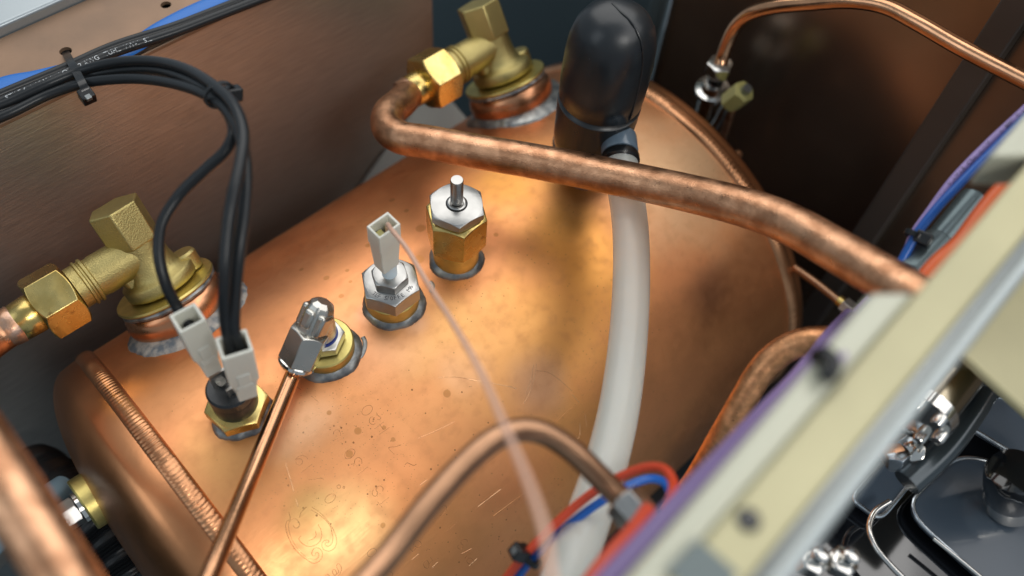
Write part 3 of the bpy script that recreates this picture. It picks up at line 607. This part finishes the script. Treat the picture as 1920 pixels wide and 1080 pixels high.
cable('black_cable', 'outer black cable of the pair going straight down into the upright white plug', cB, 1.85, 'cable', group=GC)
cC = [Cp(-420, 400, ZC_+1), Cp(-60, 232, ZC_+1), Cp(20, 200, ZC_+1), Cp(90, 170, ZC_+2), Cp(150, 147, ZC_+3), Cp(210, 134, 60), Cp(280, 130, 68), Cp(340, 144, 78), Cp(396, 176, 88), Cp(436, 222, 94), Cp(457, 280, 96), Cp(462, 340, 95), Cp(457, 410, 91), Cp(448, 480, 85), Cp(441, 560, 75), Cp(440, 620, 66), T2-A2*8+np.array([2.0, -.4, 0])]
cable('black_cable', 'inner black cable of the pair going straight down into the upright white plug', cC, 1.85, 'cable', group=GC)
cD = [Cp(-420, 373, ZC_+1), Cp(-60, 205, ZC_+1), Cp(0, 178, ZC_+1), Cp(120, 128, ZC_+1), Cp(210, 88, ZC_+1), Cp(330, 49, ZC_+1), Cp(400, 22, ZC_+1), Cp(470, -6, ZC_+1), Cp(600, -58, ZC_+1), Cp(830, -150, ZC_+1)]
cable('black_cable', 'upper straight black cable lying along the metal flange', cD, 1.9, 'cable', group=GC)
cE = [Cp(-420, 384, ZC_+3), Cp(-60, 216, ZC_+3), Cp(0, 192, ZC_+3), Cp(120, 140, ZC_+4), Cp(210, 100, ZC_+3), Cp(330, 60, ZC_+3), Cp(400, 33, ZC_+3), Cp(470, 6, ZC_+3), Cp(600, -44, ZC_+3), Cp(830, -136, ZC_+3)]
oE = cable('black_cable', 'lower straight black cable with white printing lying along the metal flange', cE, 1.9, 'cable', group=GC)
pE = smooth_path(cE, 12)
g = G(); side = np.array([-.2, -.45, .85]); text_on_path(g, 'STILE 6  I  VW-1   LOW  2 AWG   TUHL  VW-1  SIL', 2.6, pE, 14+float(np.linalg.norm(cE[1]-cE[0])), 1.9, side); build('printing', g, 'ink', oE)
# blue flattened sleeve under the cables
g = G(); P = [Cp(-420, 350, ZT+1.2), Cp(-80, 212, ZT+1.2), Cp(0, 160, ZT+1.2), Cp(70, 145, ZT+1.2), Cp(190, 114, ZT+1.2), Cp(245, 90, ZT+1.2), Cp(300, 54, ZT+1.6), Cp(350, 27, ZT+1.6), Cp(400, 4, ZT+1.6), Cp(470, -32, ZT+1.6), Cp(760, -160, ZT+1.6)]
path = smooth_path(P, 10); V = []; F = []
for i, p in enumerate(path):
    t = (path[min(i+1, len(path)-1)]-path[max(i-1, 0)]); t /= np.linalg.norm(t); s_ = np.cross((0, 0, 1), t); s_ /= np.linalg.norm(s_)
    wd = 4.2
    for k in range(12):
        a = 2*math.pi*k/12; V.append(p+s_*math.cos(a)*wd+np.array([0, 0, .9])*math.sin(a))
for i in range(len(path)-1):
    for k in range(12): F.append((i*12+k, i*12+(k+1) % 12, (i+1)*12+(k+1) % 12, (i+1)*12+k))
g.add(V, F); build('blue_sleeve', g, 'blue2', None, label='flat bright blue sleeve lying under the black cables on the flange', cat='sleeve')
def cable_tie(label, c, nrm, rx, ry, hint, head_dir, head_off, wd=2.4, tail=None, group='black cable ties'):
    t = thing('cable_tie', label, 'cable tie', tuple(c), group); c = np.array(c, float)
    prim('strap', lambda g: ring_band(g, c, nrm, rx, ry, wd, .9, hint), 'tie', t, bevel=.15)
    n_ = np.array(nrm, float)/np.linalg.norm(nrm); h = np.array(head_dir, float); h -= n_*np.dot(h, n_); h /= np.linalg.norm(h); q = np.cross(n_, h)
    hd = prim('head', lambda g: box(g, c+h*head_off, q, n_, h, 2.3, 2.1, 2.6), 'tie', t, bevel=.5)
    prim('slot', lambda g: box(g, c+h*(head_off+2.4), q, n_, h, 1.1, 1.0, .35), 'grey', hd, bevel=.1)
    return t
tan = pE[36]-pE[32]
c0 = (Cp(118, 132, ZC_+2)+Cp(150, 152, ZC_+4))/2
def tie_one():
    t = thing('cable_tie', 'black cable tie through the flange hole, holding the whole cable bundle', 'cable tie', tuple(Cp(125, 98, ZT)), 'black cable ties')
    P = smooth_path([Cp(123, 98, ZT-3), Cp(126, 104, ZT+2.2), Cp(136, 122, ZC_+5.4), Cp(147, 142, ZC_+7.2), Cp(155, 158, ZC_+8.2), Cp(161, 172, ZC_+6.5), Cp(164, 182, ZC_+3.5)], 8); V = []; F = []
    ax = np.array(tan)/np.linalg.norm(tan)
    for i, p in enumerate(P):
        q = P[min(i+1, len(P)-1)]-P[max(i-1, 0)]; q /= np.linalg.norm(q); nn = np.cross(ax, q); nn /= np.linalg.norm(nn); nn *= np.sign(nn[2]) or 1
        V += [p-ax*1.5-nn*.4, p+ax*1.5-nn*.4, p+ax*1.5+nn*.5, p-ax*1.5+nn*.5]
    for i in range(len(P)-1):
        for k in range(4): F.append((i*4+k, i*4+(k+1) % 4, i*4+4+(k+1) % 4, i*4+4+k))
    g = G(); g.add(V, F); build('strap', g, 'tie', t, bevel=.1)
    hd = prim('head', lambda g: box(g, Cp(163, 180, ZC_+4.5), ax, np.array([0, -.35, .94]), np.array([0, .94, .35]), 2.5, 2.6, 2.3), 'tie', t, bevel=.5)
    prim('slot', lambda g: box(g, Cp(166, 183, ZC_+6.8), ax, np.array([0, -.35, .94]), np.array([0, .94, .35]), 1.0, .9, .9), 'grey', hd, bevel=.1)
tie_one()
c1 = Cp(412, 178, 90)
cable_tie('black cable tie clasping the bend of the three hanging cables', c1, Cp(440, 215, 92)-Cp(395, 165, 88), 4.6, 3.6, (0, 0, 1), (1, .2, -.4), 4.6, wd=1.6)

# ------------------------------------------------------------------ black rubber boot, sleeve and hose
bt = np.array([BX['boot'], 0, 0.]); lean = np.array([.0, -.02, 1.]); boot = thing('rubber_boot', 'tall black rubber boot with a domed top standing on the boiler behind the thick pipe', 'rubber boot', (bt[0], 0, 6))
lathe_prof = [(12, 15), (15.2, 15.4), (16.0, 17), (16.5, 22), (16.9, 32), (17.3, 42.9), (16.6, 43.3), (15.9, 44.3), (16.6, 45.3), (17.2, 45.8), (17.6, 55), (17.5, 67), (16.9, 74), (15.4, 80), (13, 84.3), (9.6, 87.4), (5.5, 89.1), (1, 89.6)]
prim('body', lambda g: lathe(g, bt, lean, lathe_prof, 80), 'rubber', boot, smooth=50)
u, v, w_ = frame(lean, (1, 0, 0)); sd = at(1170, 130, d=338)-(bt+lean*55); sd[2] = 0; sd /= np.linalg.norm(sd)
def seam(g):
    P = []
    for r, h in lathe_prof[6:]: P.append(bt+w_*h+sd*(r-.05)+np.cross(w_, sd)*(-1.+.0*h))
    P.append(bt+w_*89.4-sd*4)
    tube(g, P, .35, 8, 4)
prim('mould_seam', seam, 'rubber', boot)
prim('grommet', lambda g: lathe(g, bt, lean, [(8, 8), (9.5, 8.2), (9.5, 13), (15.8, 13.6), (16.4, 14.4), (16.2, 16.2), (14, 16.4)], 64), 'tie', boot)
n0 = bt+np.array([0, 0, 24.]); n1 = at(1160, 262, d=362); hA = at(1163, 300, d=357); nd = hA-n1; nd /= np.linalg.norm(nd)
prim('nozzle_lip', lambda g: lathe(g, n1+nd*8, nd, [(6, 0), (7.5, .3), (7.9, 1.2), (7.9, 3.4), (7.2, 4.2), (5.5, 4.4)], 48), 'tie', boot)
prim('nozzle', lambda g: tube(g, [bt+np.array([0, 0, 30.]), (bt+np.array([0, 0, 30.])+n1)/2+np.array([0, 0, 2.]), n1-nd*1, n1+nd*13], 6.4, 32, 10), 'rubber', boot)
cl = thing('hose_clamp', 'short blue-grey sleeve around the rubber boot outlet, just behind the thick pipe', 'clamp', tuple(n1))
prim('sleeve', lambda g: lathe(g, n1-nd*1.5, nd, [(6.5, 0), (7.3, .2), (7.5, 1), (7.6, 8.2), (7.3, 9), (6.5, 9.1)], 48), 'clamp', cl)
hp = [n1+nd*12.5, n1+nd*15, at(1174, 365, d=352), at(1182, 430, d=345), at(1184, 500, d=338), at(1181, 590, d=327), at(1172, 690, d=314), at(1156, 790, d=300), at(1130, 890, d=285), at(1100, 980, d=270), at(1066, 1070, d=256), at(1030, 1160, d=243)]
g = G(); tube(g, hp, 7.1, 48, 12, caps=False); build('silicone_hose', g, 'hose', None, label='milky translucent silicone hose curving down over the right of the boiler', cat='hose')
# zinc clip peeking out under the pipe
g = G(); lathe(g, (BX['boot'], 0, 0), (0, 0, 1), [(5, 6), (12.6, 6.1), (13, 6.6), (13, 8), (12.4, 8.3), (5, 8.4)], 56); build('zinc_washer', g, 'zinc', None, label='blue-grey washer just showing under the thick pipe below the rubber boot', cat='washer')

# ------------------------------------------------------------------ chrome union at the far right back
cu = thing('chrome_union', 'blurred chrome pipe union behind the far rim of the boiler under the thin pipe', 'fitting', tuple(at(1330, 225, d=392)))
a0, a1 = at(1350, 122, x=316), at(1322, 215, x=319); ud = a1-a0; ud /= np.linalg.norm(ud)
cu.location = Vector(a1)*MM
prim('top_nut', lambda g: hexnut(g, a0, ud, 11.5, -1.5, 5.5, .2, top=False, bot=True, hole=0), 'chrome', cu, bevel=.5)
prim('stem', lambda g: lathe(g, a0, ud, [(4.4, 5), (4.4, 13)], 32), 'gloss', cu)
prim('flange_ring', lambda g: lathe(g, a0, ud, [(4, 12), (6.3, 12.5), (6.8, 15), (5.8, 16), (9, 17), (9, 19), (5, 20)], 40), 'chrome', cu)
prim('body', lambda g: lathe(g, a0, ud, [(5.5, 19), (6, 27), (6, 34), (4, 36), (4, 60)], 32), 'chrome', cu)
prim('side_tube', lambda g: tube(g, [at(1335, 245, x=318), at(1350, 222, x=316), at(1362, 200, x=314), at(1378, 190, x=312)], 3.2, 20, 6), 'chrome', cu)
ym = thing('yellow_connector', 'small dull yellow connector beside the chrome union', 'connector', tuple(at(1392, 170, x=312)))
b0, b1 = at(1368, 192, x=312), at(1412, 158, x=312); bd = b1-b0; bd /= np.linalg.norm(bd)
prim('housing', lambda g: hexnut(g, b0, bd, 10, 0, 13, .3, top=True, bot=True), 'yellowp', ym, bevel=1.2)
prim('tip', lambda g: lathe(g, b0, bd, [(2.4, 12), (2.4, 16)], 16), 'grey', ym)
g = G(); tube(g, [at(1372, 205, x=314), at(1362, 240, x=316), at(1352, 270, x=318), at(1346, 330, x=320)], 2.0, 14, 6); build('capillary_pipe', g, 'pipe', None, label='thin dark copper pipe dropping behind the boiler rim below the chrome union', cat='pipe')
g = G(); tube(g, [at(1480, 495, d=430), at(1530, 530, d=420), at(1590, 578, d=410), at(1640, 620, d=405)], 2, 14, 6); build('capillary_pipe', g, 'pipe3', None, label='thin brown copper pipe in the dark gap right of the boiler', cat='pipe')
pr_ = thing('pipe_ring', 'tiny blurred ring fitting on the thin brown pipe in the dark gap', 'fitting', tuple(at(1590, 575, d=410)))
prim('nut', lambda g: hexnut(g, at(1582, 570, d=411), at(1600, 585, d=408)-at(1582, 570, d=411), 7, 0, 6, 0), 'steel', pr_, bevel=.3)
prim('collar', lambda g: lathe(g, at(1582, 570, d=411), at(1600, 585, d=408)-at(1582, 570, d=411), [(2, -3), (2.6, -3), (2.6, 0)], 20), 'brass', pr_)
g = G(); lathe(g, at(1384, 289, x=300), (1, .2, .1), [(2.2, -3), (2.4, 0), (2, 1), (.2, 1.4)], 24); build('rivet', g, 'pipe', None, label='small copper rivet head poking out behind the far rim', cat='rivet')

# ------------------------------------------------------------------ sight fitting on the near end cap
o = capo+capd/np.linalg.norm(capd)*6.8; sf = thing('cap_fitting', 'steel nut and threaded stub in the yellow boss on the boiler end', 'fitting', tuple(o))
prim('hex_nut', lambda g: hexnut(g, o, capd, 10.5, 1.5, 9.5, .35, top=True, bot=True), 'steel', sf, bevel=.2)
prim('washer', lambda g: lathe(g, o, capd, [(3, 0), (6.8, 0), (6.8, 1.4), (3, 1.5)], 32), 'chrome', sf)
prim('threaded_stub', lambda g: lathe(g, o, capd, [(3.2-(i % 2)*.35, 9.3+i*.5) for i in range(18)], 32), 'chrome', sf, smooth=80)
# ribbed hose and pale tube in the dark lower left
g = G(); P = smooth_path([at(60, 880, d=420), at(140, 940, d=400), at(210, 1010, d=395), at(260, 1090, d=390)], 30)
tube(g, P, lambda t: 13+.9*math.sin(t*260), 28, smooth=False); build('ribbed_hose', g, 'cable', None, label='black ribbed hose in the dark below the boiler end at lower left', cat='hose', smooth=80)
g = G(); tube(g, [at(-40, 1040, d=330), at(20, 985, d=340), at(75, 945, d=350), at(120, 915, d=362)], 5.5, 20, 8); build('pale_tube', g, mat('pale_blue_plastic', (.22, .34, .42), 0, .4), None, label='pale blue-grey plastic tube behind the blurred pipe at lower left', cat='tube')

# ------------------------------------------------------------------ coloured wires at the right
def Dp(*q): return at(q[0], q[1], d=q[2])
bl = [Dp(2010, 130, 283), Dp(1930, 212, 283), Dp(1860, 283, 284), Dp(1800, 344, 285), Dp(1755, 392, 286), Dp(1718, 440, 287), Dp(1685, 498, 288), Dp(1640, 560, 290), Dp(1600, 605, 291), Dp(1560, 650, 292), Dp(1520, 700, 293)]
cable('blue_wire', 'glossy royal blue wire coming down from the right edge behind the rail', bl, 1.45, 'blue', 'wire')
ll = [Dp(2010, 118, 286), Dp(1925, 202, 286), Dp(1852, 270, 287), Dp(1788, 336, 288), Dp(1742, 398, 289), Dp(1712, 442, 290), Dp(1688, 505, 291), Dp(1630, 560, 293), Dp(1580, 612, 293), Dp(1530, 660, 293), Dp(1490, 710, 293)]
lw = cable('lilac_wire', 'printed lilac wire running alongside the blue wire at the right', ll, 1.4, 'lilac', 'wire')
g = G(); pL = smooth_path(ll, 12); text_on_path(g, 'VW-1  FLAMAR  CSA  AWM  I/II A  80C  FLAMAR', 2.1, pL[::-1], 75, 1.4, -ray(1800, 340)/1.); build('printing', g, 'inkd', lw)
cable_tie('small black cable tie on the blue and lilac wires', Dp(1715, 441, 287.5), Dp(1700, 470, 288)-Dp(1730, 418, 287), 2.6, 2.2, (0, 0, 1), (0, -1, .2), 3.0, wd=2.)
pw = [Dp(1600, 590, 284), Dp(1565, 628, 272), Dp(1500, 710, 245), Dp(1435, 780, 222), Dp(1350, 872, 200), Dp(1265, 962, 186), Dp(1190, 1045, 178), Dp(1110, 1130, 172)]
cable('purple_wire', 'blurred purple wire along the near edge of the cream rail', pw, 1.2, 'purple', 'wire')
pw2 = [q+np.array([1.6, 1.6, -3]) for q in pw]; cable('purple_wire', 'darker purple wire tucked under the first along the rail', pw2, 1.8, 'purple', 'wire')
rw = [Dp(930, 1110, 268), Dp(975, 1052, 265), Dp(1040, 984, 262), Dp(1110, 925, 258), Dp(1165, 893, 254), Dp(1215, 876, 250), Dp(1245, 880, 246), Dp(1262, 905, 240), Dp(1255, 940, 232), Dp(1225, 985, 224), Dp(1180, 1040, 214), Dp(1130, 1100, 206)]
cable('red_wire', 'red-orange wire looping up to the steel nut at bottom centre right', rw, 1.4, 'red', 'wire')
rw2 = [Dp(1215, 955, 222), Dp(1190, 990, 216), Dp(1150, 1035, 209), Dp(1110, 1085, 204), Dp(1080, 1130, 200)]
cable('red_wire', 'thick blurred red wire below the steel nut beside the rail', rw2, 2.0, 'red', 'wire')
bw = [Dp(950, 1110, 270), Dp(1000, 1045, 267), Dp(1060, 990, 264), Dp(1120, 945, 262), Dp(1170, 915, 262), Dp(1215, 898, 264), Dp(1245, 905, 268), Dp(1260, 940, 272)]
cable('blue_wire', 'dark blue wire running beside the red wire over the silicone hose', bw, 1.35, 'blue', 'wire')
cable_tie('black cable tie joining the red and blue wires near the bottom edge', Dp(992, 1042, 266), Dp(1040, 990, 263)-Dp(960, 1072, 267), 3.6, 2.6, (0, 0, 1), Dp(985, 1025, 262)-Dp(1005, 1050, 268), 4.5, wd=2.)
ln = thing('steel_nut', 'blurred steel nut on the end of the hairpin copper pipe', 'nut', tuple(Dp(1190, 965, 229)))
q0, q1 = Dp(1165, 935, 231), Dp(1215, 990, 227); qd = q1-q0; qd /= np.linalg.norm(qd)
prim('nut_body', lambda g: hexnut(g, q0, qd, 9.5, 0, 8.5, .3, top=True, bot=True), 'steel', ln, bevel=.4)
prim('collar', lambda g: lathe(g, q0, qd, [(3.8, 8), (5.2, 8.6), (5.2, 11), (3.5, 11.2)], 32), 'steel', ln)
cable_tie('blurred black tie below the steel nut', Dp(1212, 992, 224), qd, 3.2, 3.0, (0, 0, 1), (1, -.4, 0), 3.5, wd=2.)
g = G(); tube(g, [Dp(1690, 600, 262), Dp(1722, 535, 262), Dp(1755, 494, 263), Dp(1797, 456, 266), Dp(1834, 406, 268), Dp(1864, 368, 270), Dp(1900, 330, 272), Dp(1965, 270, 274)], lambda t: 2.4, 24, 8)
build('orange_sleeve', g, 'orange', None, label='orange-red silicone sleeve showing behind the cream rail at right', cat='sleeve')
gm = thing('dark_bracket', 'dark grey bracket in shadow behind the orange sleeve', 'bracket', tuple(Dp(1780, 450, 300)))
for a_, b_, r_ in (((1700, 520, 288), (1760, 455, 296), 6), ((1760, 455, 296), (1830, 370, 300), 5)):
    prim('arm', lambda g: tube(g, [Dp(*a_), Dp(*b_)], r_, 12, smooth=False), 'sheet2', gm, bevel=1)

# ------------------------------------------------------------------ cream front rail
ZR = 150.0
def R_(px, py, z=ZR): return at(px, py, z=z)
def lerp(a, b, y): t = (y-a[1])/(b[1]-a[1]); return (a[0]+(b[0]-a[0])*t, y)
L1, L2, L3, L4 = ((1640, 540), (1175, 1080)), ((1700, 570), (1263, 1080)), ((1827, 560), (1409, 1080)), ((1876, 560), (1492, 1080))
rail = thing('front_rail', 'long blurred cream painted front rail crossing the lower right corner', 'rail', tuple(R_(1480, 860)))
def qd_(g, la, lb, ya, yb, z, t): slab(g, [R_(*lerp(*la, ya), z), R_(*lerp(*lb, ya), z), R_(*lerp(*lb, yb), z), R_(*lerp(*la, yb), z)], t)
prim('top', lambda g: qd_(g, L2, L3, -120, 1290, ZR, 3), 'cream', rail, bevel=1.2)
prim('lip', lambda g: (qd_(g, L1, L2, 545, 1290, ZR-1.0, 12), qd_(g, L1, L2, -120, 290, ZR-1.0, 12)), 'lip', rail, bevel=1.5)
prim('inner_face', lambda g: qd_(g, L3, L4, -120, 1290, ZR-4, 20), 'grey', rail, bevel=1.5)
prim('edge_rod', lambda g: tube(g, [R_(2010, 385, ZR-2), R_(1880, 548, ZR-2), R_(1700, 778, ZR-2), R_(1560, 955, ZR-2), R_(1440, 1108, ZR-2)], 1.5, 16, 6), mat('pale_rod', (.42, .46, .46), .5, .35), rail)
prim('screw', lambda g: lathe(g, R_(1403, 975, ZR+.1), UZ, [(2.2, 0), (2.2, .4), (1.6, .9), (1.0, .9), (.9, .3)], 24), 'gloss', rail)
prim('dark_slot', lambda g: slab(g, [R_(1310, 1010, ZR+.3), R_(1385, 1075, ZR+.3), R_(1330, 1140, ZR+.3), R_(1250, 1070, ZR+.3)], .25), mat('grey_patch', (.14, .17, .17), .3, .5), rail)
clp = thing('edge_clip', 'small black clip hooked on the lip of the cream rail', 'clip', tuple(R_(1553, 690)))
prim('hook', lambda g: tube(g, [R_(1528, 668, ZR-1), R_(1548, 664, ZR+2), R_(1562, 680, ZR+2.5), R_(1556, 700, ZR+2), R_(1540, 706, ZR+1)], 1.7, 14, 8), 'tie', clp)
prim('pad', lambda g: slab(g, [R_(1563, 672, ZR+.6), R_(1585, 658, ZR+.6), R_(1590, 668, ZR+.6), R_(1566, 688, ZR+.6)], .8), 'purple', clp)
# second cream panel beyond the inner face
g = G(); zz = 60; P = [at(1800, 660, z=zz), at(1975, 440, z=zz), at(2150, 620, z=zz), at(2000, 830, z=zz), at(1935, 782, z=zz)]; slab(g, P, 4)
build('cream_panel', g, 'cream', None, label='cream painted panel at the right edge beyond the rail', cat='panel', bevel=1.5)

# ------------------------------------------------------------------ chrome and black parts in front of the rail
g = G(); P = [at(a, b, z=-12) for a, b in ((1330, 1220), (1700, 690), (1850, 560), (2300, 560), (2300, 1400), (1330, 1400))]; slab(g, P, 5)
build('front_tray', g, 'gloss', None, label='glossy black tray in the lower right corner', cat='tray', bevel=2)
def rounded(pts, r=.25, n=6):
    out = []; N = len(pts)
    for i in range(N):
        p, a, b = [np.array(q, float) for q in (pts[i], pts[i-1], pts[(i+1) % N])]
        s0 = p+(a-p)*r; s1 = p+(b-p)*r
        for k in range(n+1): t = k/n; out.append((1-t)**2*s0+2*t*(1-t)*p+t*t*s1)
    return out
def pad(label, pts, z, m='slate'):
    t = thing('slate_pad', label, 'pad', tuple(at(*np.mean(pts, 0), z=z)), 'slate pads on the black tray')
    Q = rounded(pts); c = np.mean(Q, 0)
    prim('face', lambda g: slab(g, [at(*q, z=z) for q in Q], 3), m, t, bevel=.8)
    P = [at(*q, z=z+.1) for q in Q]
    prim('rim', lambda g: tube(g, P+[P[0]], .9, 10, 1, smooth=False), 'zinc', t)
pad('large slate grey rounded pad at the lower right edge', [(1695, 955), (1795, 850), (1990, 900), (1990, 1130), (1890, 1130)], -6)
pad('small slate grey rounded pad close to the rail', [(1595, 935), (1660, 862), (1712, 900), (1650, 975)], -6)
pad('slate grey pad at the right edge above the chrome knob', [(1800, 790), (1862, 738), (2000, 800), (1990, 900), (1900, 850)], 4)
kb = thing('rotary_control', 'round black and chrome knob at the right edge', 'knob', tuple(at(1895, 930, z=0)))
k0 = at(1893, 948, z=-4); k1 = at(1902, 880, z=24); kd = k1-k0; kl = np.linalg.norm(kd)
prim('chrome_base', lambda g: lathe(g, k0, kd, [(7.4, 0), (8.6, 1), (9, 5), (9.1, kl*.35)], 48), 'chrome', kb)
prim('black_grip', lambda g: lathe(g, k0, kd, [(9.1, kl*.35), (9.4, kl*.4), (9.4, kl*.85), (8.2, kl*.97), (3, kl)], 48), 'gloss', kb)
g = G(); tube(g, [at(1668, 940, z=0), at(1640, 960, z=0), at(1630, 990, z=0), at(1640, 1022, z=0), at(1668, 1058, z=0), at(1720, 1110, z=0)], 1.1, 14, 8); build('chrome_wire', g, 'chrome', None, label='curved chrome wire loop on the black tray', cat='wire')
g = G(); tube(g, [at(1750, 1010, z=-2), at(1800, 1050, z=-2), at(1860, 1100, z=-2)], .8, 12, 6); build('chrome_wire', g, 'chrome', None, label='short straight chrome strip below the large slate pad', cat='wire')
g = G(); tube(g, [at(1700, 905, z=22), at(1770, 840, z=24), at(1822, 770, z=26), at(1850, 728, z=27), at(1885, 712, z=27), at(1930, 735, z=26), at(1990, 780, z=24)], 5.0, 20, 10, flat=.7)
build('curved_frame', g, mat('satin_dark_frame', (.05, .065, .075), .5, .2, coat=.4), None, label='dark satin curved tube arching over the slate pads', cat='frame')
sc = thing('solenoid', 'chrome and brown cylinder with shiny screws beside the rail', 'solenoid', tuple(at(1775, 715, z=45)))
s0, s1 = at(1745, 765, z=42), at(1812, 682, z=42); sdv = s1-s0; sl = np.linalg.norm(sdv)
prim('barrel', lambda g: lathe(g, s0, sdv, [(8.2, 0), (8.2, sl)], 40), mat('brown_chrome', (.42, .36, .26), 1, .22, .1, 200), sc)
prim('end_plate', lambda g: lathe(g, s0, sdv, [(9.5, sl), (10.5, sl+.8), (10.5, sl+5), (8, sl+7)], 40), 'gloss', sc)
prim('collar', lambda g: lathe(g, s0, sdv, [(6, -6), (9.6, -5.5), (9.9, -1), (8.4, 0)], 40), 'chrome', sc)
u_, v_, w2 = frame(sdv)
for k in range(6):
    a = k*math.pi/3; c_ = s0+(u_*math.cos(a)+v_*math.sin(a))*7.5
    prim('screw', lambda g: lathe(g, c_, -sdv, [(2.1, 3), (2.1, 8.5), (1.6, 9.4), (.2, 9.6)], 16), 'chrome', sc)
prim('bracket', lambda g: tube(g, [at(1800, 652, z=52), at(1822, 650, z=54), at(1838, 668, z=52)], 3.2, 16, 6), 'lip', sc)
lc = thing('valve_cluster', 'cluster of dark chrome fittings below the rail in the lower right', 'fitting', tuple(at(1690, 840, z=10)))
rr = random.Random(4)
for k, (px, py) in enumerate([(1700, 800), (1725, 815), (1690, 835), (1665, 850), (1712, 850), (1740, 795), (1680, 870), (1760, 800)]):
    c_ = at(px, py, z=16+rr.uniform(-4, 6)); d_ = np.array([rr.uniform(-.6, .6), rr.uniform(-.6, .6), 1.])
    prim('stud', lambda g: hexnut(g, c_, d_, rr.uniform(5, 8), 0, rr.uniform(4, 8), rr.uniform(0, 1), top=True, bot=True), ('chrome', 'gloss', 'zinc', 'pipe')[k % 4], lc, bevel=.4)
for lab, (px, py) in (('blurred chrome screw cluster at the bottom edge beside the rail', (1512, 1058)), ('second blurred chrome screw head at the bottom edge', (1568, 1060))):
    t = thing('chrome_screw', lab, 'screw', tuple(at(px, py, z=30)), 'chrome screws at the bottom edge'); c_ = at(px, py, z=30)
    prim('head', lambda g: hexnut(g, c_, (0.2, -.1, 1), 8.5, 0, 5, .4, top=True), 'chrome', t, bevel=.5)
    prim('stud', lambda g: lathe(g, c_, (0.2, -.1, 1), [(2.6, 4.5), (2.6, 9), (1.8, 9.8), (.2, 10)], 20), 'chrome', t)
